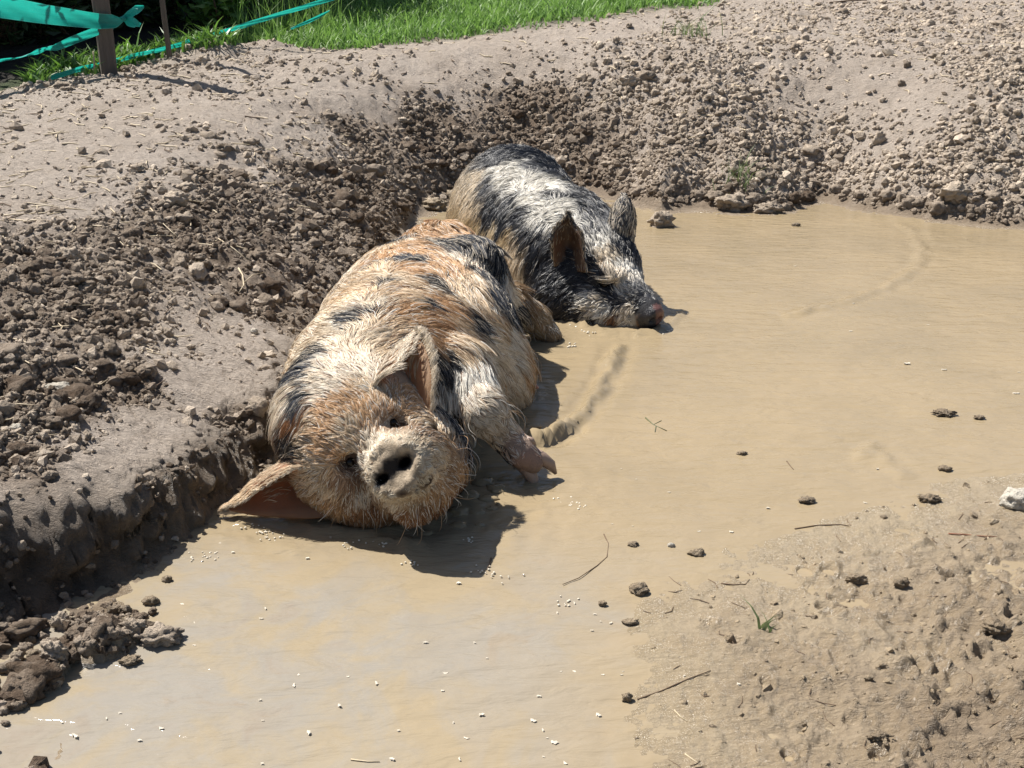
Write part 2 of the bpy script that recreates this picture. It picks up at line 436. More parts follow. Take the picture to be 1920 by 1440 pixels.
def terrain_fields(x, y):
    h, s, sp = base_height(x, y)
    e = idw(x, y, CLP, CLV, 3.5)
    pert = 0.45 * fbm(x * 3.1, y * 3.1, 71, 4)
    clod = np.clip(e[..., 0] + pert * 0.8, 0, 1)
    dry = np.clip(e[..., 1] + pert * 0.5, 0, 1)
    dd = np.hypot(x, y)
    flatm = (1 - np.clip(sp / 0.15, 0, 1)) * sstep(-0.3, 0.5, x + 0.1 * y) * sstep(4.4, 3.8, y)     # near wet mud flat on the right
    wet = np.clip(np.exp(-np.maximum(s, 0) / 0.10) + flatm * (0.75 + 0.6 * fbm(x * 4, y * 4, 5, 3)), 0, 1)
    wet = np.where(sp > 0.12, wet * np.exp(-(sp - 0.12) / 0.05), wet)
    clod = clod * (1 - flatm * 0.9) * sstep(0.0, 0.05, sp * (x < 0.4) + sp * (x >= 0.4) + np.where((x < -0.3) & (y < 2.0) & (s > -.015), 1, 0))
    # grass area beyond the crest
    gedge = GE(x)
    gr = sstep(-0.12, 0.35, y - gedge + 0.5 * fbm(x * 2.0, y * 2.0, 91, 4))
    lit = sstep(-0.1, 0.45, y - HE(x) + 0.4 * fbm(x * 3, y * 3, 93, 3))
    clod = clod * (1 - gr)
    dry = dry * (0.25 + 0.75 * sstep(0.02, 0.12, sp))
    # relief
    wx = x + 0.012 * fbm(x * 40, y * 40, 11, 2); wy = y + 0.012 * fbm(x * 40, y * 40, 12, 2)
    c1 = lumps(wx / 0.034, wy / 0.034, 21) * 0.034
    c2 = lumps(wx / 0.075, wy / 0.075, 24) * 0.075
    c3 = lumps(wx / 0.17, wy / 0.17, 27) * 0.17
    rough = (0.60 * c1 + 0.38 * c2 + (0.10 + 0.5 * sstep(.0, .35, fbm(x * 2.4, y * 2.4, 99, 3))) * c3 - 0.026)
    und = 0.05 * fbm(x * 1.3, y * 1.3, 61, 3) + 0.03 * fbm(x * 5.5, y * 5.5, 62, 3)
    inland = np.clip(sp / 0.3, 0, 1)
    fine = 0.016 * fbm(x * 22, y * 22, 63, 4, 0.6) + 0.008 * fbm(x * 75, y * 75, 64, 3, 0.6)
    litterb = 0.010 * np.maximum(0, fbm(x * 14, y * 45, 65, 3)) * 2
    cr = np.clip(1 - cracks(x * 4.0 + 1.5 * fbm(x * 6, y * 6, 68, 3), y * 4.0 + 1.5 * fbm(x * 6, y * 6, 69, 3), 66) / 0.035, 0, 1)
    z = h + und * inland + clod * rough * 1.0 + fine * (0.4 + 0.6 * inland) + litterb * inland * (1 - clod)
    z = z - cr * 0.016 * (1 - clod) * inland * (fbm(x * 2, y * 2, 70, 2) > -0.06)
    # cut bank face: torn lumps
    face = np.clip(sp / 0.03, 0, 1) * np.clip((0.14 - sp) / 0.05, 0, 1)
    z = z + face * (0.25 * c2 + 0.35 * c1 - 0.010 + 0.035 * fbm(x * 14, y * 14, 73, 4, .6)) * np.where((x < -0.2) & (y < 3.2), 1.0, 0.0)
    # mud flat: trampled surface
    tr = fbm(x * 9, y * 9, 81, 4, 0.6) * 0.026 + np.maximum(0, fbm(x * 26 + 3 * fbm(x * 8, y * 8, 83, 2), y * 30, 82, 4, 0.65)) * 0.035
    tr = tr + 0.012 * np.abs(fbm(x * 34 + 2 * fbm(x * 11, y * 11, 87, 2), y * 34, 89, 3, .6)) - 0.006 * lumps(x / 0.045, y / 0.045, 84) + 0.0045 * fbm(x * 90, y * 90, 85, 3, 0.6)
    z = z + flatm * 0.022 * fbm(x * 2.6, y * 3.4, 96, 3) * sstep(-.1, .3, s)
    busy = sstep(0.15, 0.75, (x - 0.25) * 0.9 + (1.9 - y) * 0.5 + 0.6 * fbm(x * 3, y * 3, 86, 3))
    z = z + flatm * tr * (0.85 + 1.25 * busy) * sstep(-0.1, 0.4, s + 0.25 * fbm(x * 6, y * 6, 98, 3))
    for (qx, qy, L, W, a) in PRINTS:
        m = (np.abs(x - qx) < 0.15) & (np.abs(y - qy) < 0.15)
        if not m.any(): continue
        lx, ly = x[m] - qx, y[m] - qy
        u = (lx * math.cos(a) + ly * math.sin(a)) / L; v = (-lx * math.sin(a) + ly * math.cos(a)) / W
        r = np.sqrt(u * u + v * v) + 0.25 * fbm(x[m] * 60, y[m] * 60, 88, 2)
        z[m] += -0.010 * (1 - sstep(0.35, 1.1, r)) + 0.006 * np.exp(-((r - 1.15) / 0.18) ** 2)
    # dirt mound behind the second stake and small hollows
    for (px, py, rr, hh) in MOUNDS:
        z = z + hh * np.exp(-(((x - px) ** 2 + (y - py) ** 2) / rr ** 2)) * (1 + 0.8 * fbm(x * 12, y * 12, 95, 3))
    # pigs press the bank down where they lie
    for (bx, by, rx, ry) in ((-0.22, 3.02, 0.24, 0.58), (-0.31, 2.36, 0.26, 0.26), (0.04, 4.58, 0.26, 0.5), (0.27, 3.95, 0.28, 0.4)):
        q = np.hypot((x - bx) / rx, (y - by) / ry)
        z = np.minimum(z, np.where(q < 1.15, -0.05 + 0.42 * np.maximum(0, q - 0.8), 9))
    damp_shade = np.clip(sstep(.17, .05, sp) * sstep(-.03, .02, sp) * (x < -.25) * (y < 3.2) + .35 * fbm(x * 9, y * 9, 94, 3) * (sp < .2) * (x < -.25), 0, 1)
    slurry = flatm * np.clip(np.exp(-np.maximum(s, 0) / 0.45) + 0.5 * fbm(x * 5, y * 5, 97, 3), 0, 1)
    return z, dict(damp_shade=damp_shade, slurry=slurry, dry=dry, clod=clod, wet=wet, grass=gr, litter=lit, s=s, sp=sp)

GEP = np.array([hit(px, py)[:2] for px, py in [(-300, 230), (0, 172), (100, 152), (200, 138), (330, 104), (420, 90), (560, 97), (700, 92), (900, 66), (1100, 44), (1250, 22), (1340, 5)]])
_o = np.argsort(GEP[:, 0]); GEP = GEP[_o]
def GE(x):
    r = np.interp(x, GEP[:, 0], GEP[:, 1])
    return r + np.maximum(0, x - GEP[-1, 0]) * 2.2
HEP = np.array([hit(px, py)[:2] for px, py in [(-250, 212), (0, 158), (110, 138), (200, 122), (320, 92), (420, 74), (500, 48), (560, 26), (610, 6)]])
HEP = HEP[np.argsort(HEP[:, 0])]
def HE(x):      # where the hedge stands and litter begins
    return np.interp(x, HEP[:, 0], HEP[:, 1]) + np.maximum(0, x - HEP[-1, 0]) * 6.0
_m1 = hit(385, 108); _m2 = hit(365, 100)
MOUNDS = [(_m1[0], _m1[1], 0.22, 0.09), (_m1[0] + 0.35, _m1[1] + 0.15, 0.2, 0.07), (_m1[0] - .45, _m1[1] - 0.2, 0.2, 0.03)]

NR, NC = 750, 630
g = np.linspace(0, 1, NR)
ys = np.exp(np.log(0.75) + (np.log(14.0) - np.log(0.75)) * g)
ys = np.concatenate([ys, np.exp(np.linspace(np.log(14.3), np.log(160), 24))])
u = np.linspace(-1, 1, NC)
tx = np.tan(np.radians(27)) * u * (1 + 0.75 * np.abs(u) ** 7)
GX = tx[None, :] * (ys[:, None] + 0.25); GY = np.repeat(ys[:, None], NC, 1)
GZ, FLD = terrain_fields(GX, GY)
# torn, undercut clay of the cut bank: push the steep face in and out along its outward direction
_fm = sstep(-.02, .03, FLD['sp']) * sstep(.17, .10, FLD['sp']) * (GX < -.3) * (GY < 3.0)
_al = GX * .72 + GY * .70
_dsp = .050 * lumps(_al / .085 + fbm(GX * 9, GZ * 9, 401, 2), GZ / .060, 402) + .030 * lumps(_al / .034, GZ / .028, 404) + .030 * fbm(_al * 26, GZ * 32, 406, 4, .6) - .022
GXd, GYd = GX + _fm * _dsp * .70, GY - _fm * _dsp * .72
verts = np.stack([GXd, GYd, GZ], -1).reshape(-1, 3)
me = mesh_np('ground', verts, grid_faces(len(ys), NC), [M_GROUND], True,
             {k: FLD[k].ravel() for k in ('dry', 'clod', 'wet', 'grass', 'litter', 'slurry', 'damp_shade')})
ground = link('ground', me); tag(ground, kind='structure')
# the plain earth going on around and behind, below the modelled banks
v = [(-400, -400, -0.3), (400, -400, -0.3), (400, 600, -0.3), (-400, 600, -0.3)]
me = mesh_np('terrain', v, np.array([[0, 1, 2, 3]]), [M_GROUND], False, {k: np.full(4, val) for k, val in dict(damp_shade=0, slurry=0, dry=.5, clod=0, wet=0, grass=.6, litter=0).items()})
tag(link('terrain', me), kind='structure')

_GZs = GZ
def ground_z(x, y):
    """height of the built ground under points (nearest grid vertex, bilinear)"""
    x = np.asarray(x, float); y = np.asarray(y, float)
    fi = np.interp(y, ys, np.arange(len(ys)))
    fu = np.interp(x / (y + 0.25), tx, np.arange(NC))
    i = np.clip(np.floor(fi).astype(int), 0, len(ys) - 2); j = np.clip(np.floor(fu).astype(int), 0, NC - 2)
    a, b = fi - i, fu - j
    return (_GZs[i, j] * (1 - a) * (1 - b) + _GZs[i + 1, j] * a * (1 - b) + _GZs[i, j + 1] * (1 - a) * b + _GZs[i + 1, j + 1] * a * b)
def field(name, x, y):
    F = FLD[name]
    i = np.clip(np.round(np.interp(y, ys, np.arange(len(ys)))).astype(int), 0, len(ys) - 1)
    j = np.clip(np.round(np.interp(x / (y + 0.25), tx, np.arange(NC))).astype(int), 0, NC - 1)
    return F[i, j]
def ghit(px, py):
    d = ray(px, py)
    ts = np.linspace(0.8, 13.5, 2500) / d[1]
    X, Y, Z = d[0] * ts, d[1] * ts, CAM_H + d[2] * ts
    h = np.maximum(ground_z(X, Y), 0.0)
    k = np.argmax(Z < h)
    if Z[-1] > h[-1]: k = len(ts) - 1
    return np.array((X[k], Y[k], h[k]))
def px_size(p, n):
    return n * np.linalg.norm(np.asarray(p) - np.array((0, 0, CAM_H))) / FPX

# ------------------------------------------------------------------ signed-distance modelling of the animals
def A(*p): return np.array(p, float)
class Sdf:
    def __init__(s): s.ops = []
    def ell(s, c, r, R=None, k=0.04): s.ops.append(('e', A(*c), A(*r), R, k)); return s
    def cone(s, a, b, ra, rb, k=0.04): s.ops.append(('c', A(*a), A(*b), ra, rb, k)); return s
    def disc(s, c, n, r, hl, rnd, k=0.015): n = A(*n); s.ops.append(('d', A(*c), n / np.linalg.norm(n), r, hl, rnd, k)); return s
    def cut_ell(s, c, r, R=None, k=0.01): s.ops.append(('xe', A(*c), A(*r), R, k)); return s
    def cut_cone(s, a, b, ra, rb, k=0.008): s.ops.append(('xc', A(*a), A(*b), ra, rb, k)); return s
    @staticmethod
    def _ell(X, Y, Z, c, r, R):
        x, y, z = X - c[0], Y - c[1], Z - c[2]
        if R is not None:
            x, y, z = (R[0][0] * x + R[0][1] * y + R[0][2] * z, R[1][0] * x + R[1][1] * y + R[1][2] * z, R[2][0] * x + R[2][1] * y + R[2][2] * z)
        k0 = np.sqrt((x / r[0]) ** 2 + (y / r[1]) ** 2 + (z / r[2]) ** 2)
        k1 = np.sqrt((x / r[0] ** 2) ** 2 + (y / r[1] ** 2) ** 2 + (z / r[2] ** 2) ** 2)
        return k0 * (k0 - 1) / (k1 + 1e-6)
    @staticmethod
    def _cone(X, Y, Z, a, b, ra, rb):
        e = b - a; L2 = e @ e
        t = np.clip(((X - a[0]) * e[0] + (Y - a[1]) * e[1] + (Z - a[2]) * e[2]) / L2, 0, 1)
        return np.sqrt((X - a[0] - t * e[0]) ** 2 + (Y - a[1] - t * e[1]) ** 2 + (Z - a[2] - t * e[2]) ** 2) - (ra + (rb - ra) * t)
    @staticmethod
    def _disc(X, Y, Z, c, n, r, hl, rnd):
        x, y, z = X - c[0], Y - c[1], Z - c[2]
        h = x * n[0] + y * n[1] + z * n[2]
        rad = np.sqrt(np.maximum(x * x + y * y + z * z - h * h, 0))
        dx, dy = rad - (r - rnd), np.abs(h) - (hl - rnd)
        return np.minimum(np.maximum(dx, dy), 0) + np.sqrt(np.maximum(dx, 0) ** 2 + np.maximum(dy, 0) ** 2) - rnd
    def __call__(s, X, Y, Z):
        d = None
        for o in s.ops:
            if o[0] in ('e', 'xe'): q = s._ell(X, Y, Z, o[1], o[2], o[3]); k = o[4]
            elif o[0] in ('c', 'xc'): q = s._cone(X, Y, Z, o[1], o[2], o[3], o[4]); k = o[5]
            else: q = s._disc(X, Y, Z, *o[1:6]); k = o[6]
            if o[0][0] == 'x':
                q = -q; h = np.maximum(k - np.abs(d - q), 0) / k; d = np.maximum(d, q) + h * h * k * 0.25
            elif d is None: d = q
            else: h = np.maximum(k - np.abs(d - q), 0) / k; d = np.minimum(d, q) - h * h * k * 0.25
        return d
    def grad(s, P, e=0.004):
        X, Y, Z = P[:, 0], P[:, 1], P[:, 2]
        g = np.stack([s(X + e, Y, Z) - s(X - e, Y, Z), s(X, Y + e, Z) - s(X, Y - e, Z), s(X, Y, Z + e) - s(X, Y, Z - e)], 1)
        return g / (np.linalg.norm(g, axis=1, keepdims=True) + 1e-9)
    def trace(s, pxs):
        """points of the body under the given photo pixels (nearest approach when a ray misses)"""
        D = np.array([ray(*p[:2]) for p in pxs]); D /= np.linalg.norm(D, axis=1, keepdims=True)
        O = np.array((0, 0, CAM_H)); t = np.full(len(D), 1.2); bt = t.copy(); bd = np.full(len(D), 9.0)
        for _ in range(160):
            P = O + D * t[:, None]; d = s(P[:, 0], P[:, 1], P[:, 2])
            m = d < bd; bt[m] = t[m]; bd[m] = d[m]
            t = t + np.where(bd < 0.001, 0, np.clip(np.abs(d) * 0.7, 0.003, 0.2))
        P = O + D * bt[:, None]
        for _ in range(4):
            P = P - s.grad(P) * s(P[:, 0], P[:, 1], P[:, 2])[:, None]
        return P
def surface_nets(f, lo, hi, h):
    lo, hi = np.array(lo, float), np.array(hi, float)
    n = np.ceil((hi - lo) / h).astype(int) + 1
    ax = [np.float32(lo[i]) + np.arange(n[i], dtype=np.float32) * np.float32(h) for i in range(3)]
    V = f(ax[0][:, None, None], ax[1][None, :, None], ax[2][None, None, :]).astype(np.float32)
    S = V < 0
    c = [S[i:n[0] - 1 + i, j:n[1] - 1 + j, k:n[2] - 1 + k] for i in (0, 1) for j in (0, 1) for k in (0, 1)]
    tot = sum(x.astype(np.int8) for x in c)
    act = (tot > 0) & (tot < 8)
    idx = np.full(act.shape, -1, np.int64); ii = np.argwhere(act); idx[act] = np.arange(len(ii))
    vals = {}
    for a in (0, 1):
        for b in (0, 1):
            for d in (0, 1): vals[a, b, d] = V[ii[:, 0] + a, ii[:, 1] + b, ii[:, 2] + d]
    acc = np.zeros((len(ii), 3)); cnt = np.zeros(len(ii))
    ks = list(vals)
    for p in ks:
        for q in ks:
            if p < q and sum(abs(x - y) for x, y in zip(p, q)) == 1:
                v0, v1 = vals[p], vals[q]; m = (v0 < 0) != (v1 < 0)
                t = np.where(m, v0 / np.where(m, v0 - v1, 1), 0)
                pt = np.array(p)[None, :] + t[:, None] * (np.array(q) - np.array(p))[None, :]
                acc += pt * m[:, None]; cnt += m
    verts = lo + (ii + acc / cnt[:, None]) * h
    Fs = []
    for axis in range(3):
        sl0 = [slice(None)] * 3; sl1 = [slice(None)] * 3
        sl0[axis] = slice(0, -1); sl1[axis] = slice(1, None)
        E = S[tuple(sl0)] != S[tuple(sl1)]
        o1, o2 = [(1, 2), (2, 0), (0, 1)][axis]
        e = np.argwhere(E)
        ok = (e[:, o1] > 0) & (e[:, o2] > 0) & (e[:, o1] < n[o1] - 1) & (e[:, o2] < n[o2] - 1)
        e = e[ok]
        def cell(d1, d2):
            q = e.copy(); q[:, o1] -= d1; q[:, o2] -= d2
            return idx[q[:, 0], q[:, 1], q[:, 2]]
        quad = np.stack([cell(1, 1), cell(0, 1), cell(0, 0), cell(1, 0)], 1)
        neg = S[e[:, 0], e[:, 1], e[:, 2]]
        quad[~neg] = quad[~neg][:, ::-1]
        Fs.append(quad)
    F = np.concatenate(Fs); F = F[(F >= 0).all(1)]
    return verts, F

def patch3d(pos, anchors, cols, sharp=6.0, warp=0.02, wf=18.0, seed=0, scale=None):
    """colour of coat: soft nearest-anchor with wandering borders"""
    q = pos + warp * 2 * np.stack([fbm(pos[:, 0] * wf + pos[:, 2] * wf, pos[:, 1] * wf, seed + i, 3) for i in range(3)], 1)
    d = np.sqrt(((q[:, None, :] - anchors[None, :, :]) ** 2).sum(-1)) + 1e-3
    if scale is not None: d = d * scale[None]
    w = d ** -sharp
    return (w[:, :, None] * cols[None]).sum(1) / w.sum(1)[:, None]
def flow3d(pos, anchors, dirs, power=3.0):
    d = np.sqrt(((pos[:, None, :] - anchors[None, :, :]) ** 2).sum(-1)) + 1e-2
    w = d ** -power
    v = (w[:, :, None] * dirs[None]).sum(1)
    return v / (np.linalg.norm(v, axis=1, keepdims=True) + 1e-9)
def sample_mesh(V, F, n, weight=None):
    a, b, c, d = (V[F[:, i]] for i in range(4))
    ar = 0.5 * np.linalg.norm(np.cross(c - a, d - b), axis=1)
    ctr = (a + b + c + d) / 4
    if weight is not None: ar = ar * weight(ctr)
    k = rng.choice(len(F), n, p=ar / ar.sum())
    u, v = rng.random(n)[:, None], rng.random(n)[:, None]
    P = (a[k] * (1 - u) + b[k] * u) * (1 - v) + (d[k] * (1 - u) + c[k] * u) * v
    N = np.cross(c[k] - a[k], d[k] - b[k]); N /= np.linalg.norm(N, axis=1, keepdims=True) + 1e-12
    return P, N
def make_hair(name, parent, mat, root, nrm, flow, length, lift, colour, radius, clump=0.4, clump_n=1500, frizz=0.12, droop=0.15, npts=6, sep=0.0):
    n = len(root)
    t = np.linspace(0, 1, npts)
    tang = flow - nrm * (flow * nrm).sum(1, keepdims=True)
    tang /= np.linalg.norm(tang, axis=1, keepdims=True) + 1e-9
    side = np.cross(nrm, tang)
    j = rng.normal(0, frizz, (n, 1))
    tang = tang + side * j
    lift = np.asarray(lift).reshape(-1, 1) * np.exp(rng.normal(0, 0.35, (n, 1)))
    L = np.asarray(length).reshape(-1, 1) * np.clip(rng.normal(1, 0.22, (n, 1)), 0.4, 1.6)
    ph = rng.random((n, 1)) * 6.28; wav = rng.normal(0, 0.05, (n, 1))
    P = np.zeros((n, npts, 3))
    for i, ti in enumerate(t):
        P[:, i] = root + L * (tang * ti + nrm * lift * (ti - 0.75 * ti * ti) * 1.6 + side * wav * np.sin(ph + 5 * ti) * ti) - A(0, 0, 1) * L * droop * ti * ti
    if clump > 0:
        ci = rng.choice(n, min(clump_n, n), replace=False)
        kd = KDTree(len(ci))
        for m, q in enumerate(ci): kd.insert(root[q], m)
        kd.balance()
        own = np.array([ci[kd.find(r)[1]] for r in root])
        cl = np.clip(clump * (0.7 + 0.6 * rng.random((n, 1))), 0, 0.97)
        for i, ti in enumerate(t):
            axis = root[own] + (P[own, i] - root[own])
            P[:, i] = P[:, i] + (axis - P[:, i]) * cl * ti ** 0.8
    cu = bpy.data.hair_curves.new(name)
    cu.add_curves([npts] * n)
    cu.position_data.foreach_set('vector', P.astype(np.float32).ravel()) if hasattr(cu, 'position_data') else cu.attributes['position'].data.foreach_set('vector', P.astype(np.float32).ravel())
    rad = (np.asarray(radius).reshape(-1, 1) * np.ones((n, 1))) * (1 - 0.75 * t ** 1.6)[None, :]
    if 'radius' not in cu.attributes: cu.attributes.new('radius', 'FLOAT', 'POINT')
    cu.attributes['radius'].data.foreach_set('value', rad.astype(np.float32).ravel())
    ca = cu.attributes.new('hair_colour', 'FLOAT_COLOR', 'CURVE')
    ca.data.foreach_set('color', np.concatenate([colour, np.ones((n, 1))], 1).astype(np.float32).ravel())
    cu.materials.append(mat)
    return link(name, cu, parent)

def ear_surface(Lc, Cc, Rc, nu=26, nv=16, thick=0.0085):
    """cupped ear: L, C, R are lists of points base->tip (left rim, back of the cup, right rim); returns a closed thin shell"""
    def interp(c, t):
        c = np.array(c); s = np.linspace(0, 1, len(c))
        # smooth through control points (Catmull-Rom)
        k = min(int(t * (len(c) - 1)), len(c) - 2); f = t * (len(c) - 1) - k
        p0, p1, p2, p3 = c[max(k - 1, 0)], c[k], c[k + 1], c[min(k + 2, len(c) - 1)]
        return 0.5 * ((2 * p1) + (-p0 + p2) * f + (2 * p0 - 5 * p1 + 4 * p2 - p3) * f * f + (-p0 + 3 * p1 - 3 * p2 + p3) * f ** 3)
    G = np.zeros((nu, nv, 3))
    for i in range(nu):
        t = i / (nu - 1)
        l, c, r = interp(Lc, t), interp(Cc, t), interp(Rc, t)
        for j in range(nv):
            v = j / (nv - 1)
            G[i, j] = (1 - v) ** 2 * l + 2 * v * (1 - v) * c + v * v * r
    du = np.gradient(G, axis=0); dv = np.gradient(G, axis=1)
    N = np.cross(du, dv); N /= np.linalg.norm(N, axis=2, keepdims=True) + 1e-9
    th = thick * (1 - 0.6 * np.linspace(0, 1, nu) ** 2)[:, None, None]
    edge = (1 - 0.75 * np.abs(np.linspace(-1, 1, nv)) ** 6)[None, :, None]
    a = (G + N * th * edge).reshape(-1, 3); b = (G - N * th * edge).reshape(-1, 3)
    V = np.concatenate([a, b]); m = nu * nv
    F = grid_faces(nu, nv); F2 = F[:, ::-1] + m
    rim = []
    loop = [(0, j) for j in range(nv)] + [(i, nv - 1) for i in range(1, nu)] + [(nu - 1, j) for j in range(nv - 2, -1, -1)] + [(i, 0) for i in range(nu - 2, 0, -1)]
    li = [i * nv + j for i, j in loop]
    for k in range(len(li)):
        p, q = li[k], li[(k + 1) % len(li)]
        rim.append((q, p, p + m, q + m))
    return V, np.concatenate([F, F2, np.array(rim)]), G, N

BLACK, BLUE = (0.016, 0.017, 0.022), (0.04, 0.045, 0.058)
CREAM, GINGER, TAN, WHITE, PALE, BROWN, MUDDY = (0.66, 0.555, 0.415), (0.50, 0.315, 0.17), (0.60, 0.465, 0.315), (0.75, 0.71, 0.63), (0.69, 0.60, 0.475), (0.24, 0.115, 0.05), (0.50, 0.39, 0.24)
M_SKIN = mat_skin('pig_skin')
M_EAR = mat_ear('ear_skin')
M_EARDARK = mat_ear('dark_ear_skin', 0.12)
M_HAIR = mat_hair('coarse_hair', 0.55, 0.35)
M_HAIRWET = mat_hair('wet_hair', 0.38, 0.6)
M_EYE = mat_simple('dark_eye', (0.010, 0.007, 0.006), 0.25, 0.1, 60.0, 0.0, 0.3)
M_HOOF = mat_simple('hoof_horn', (0.36, 0.25, 0.19), 0.45, 0.35, 25.0)
M_SNOUTMUD = mat_clod('drying_mud', (0.26, 0.21, 0.15), (0.50, 0.44, 0.34), 0.6, 0.5)

def eye_ball(parent, p, r):
    V, F = [], []
    for i in range(7):
        for j in range(10):
            a, b = math.pi * i / 6, 2 * math.pi * j / 10
            V.append((r * math.sin(a) * math.cos(b), r * math.sin(a) * math.sin(b), r * math.cos(a)))
    for i in range(6):
        for j in range(10): F.append([i * 10 + j, (i + 1) * 10 + j, (i + 1) * 10 + (j + 1) % 10, i * 10 + (j + 1) % 10])
    return link('eye', mesh_np('eye', V, F, [M_EYE]), parent, tuple(p))

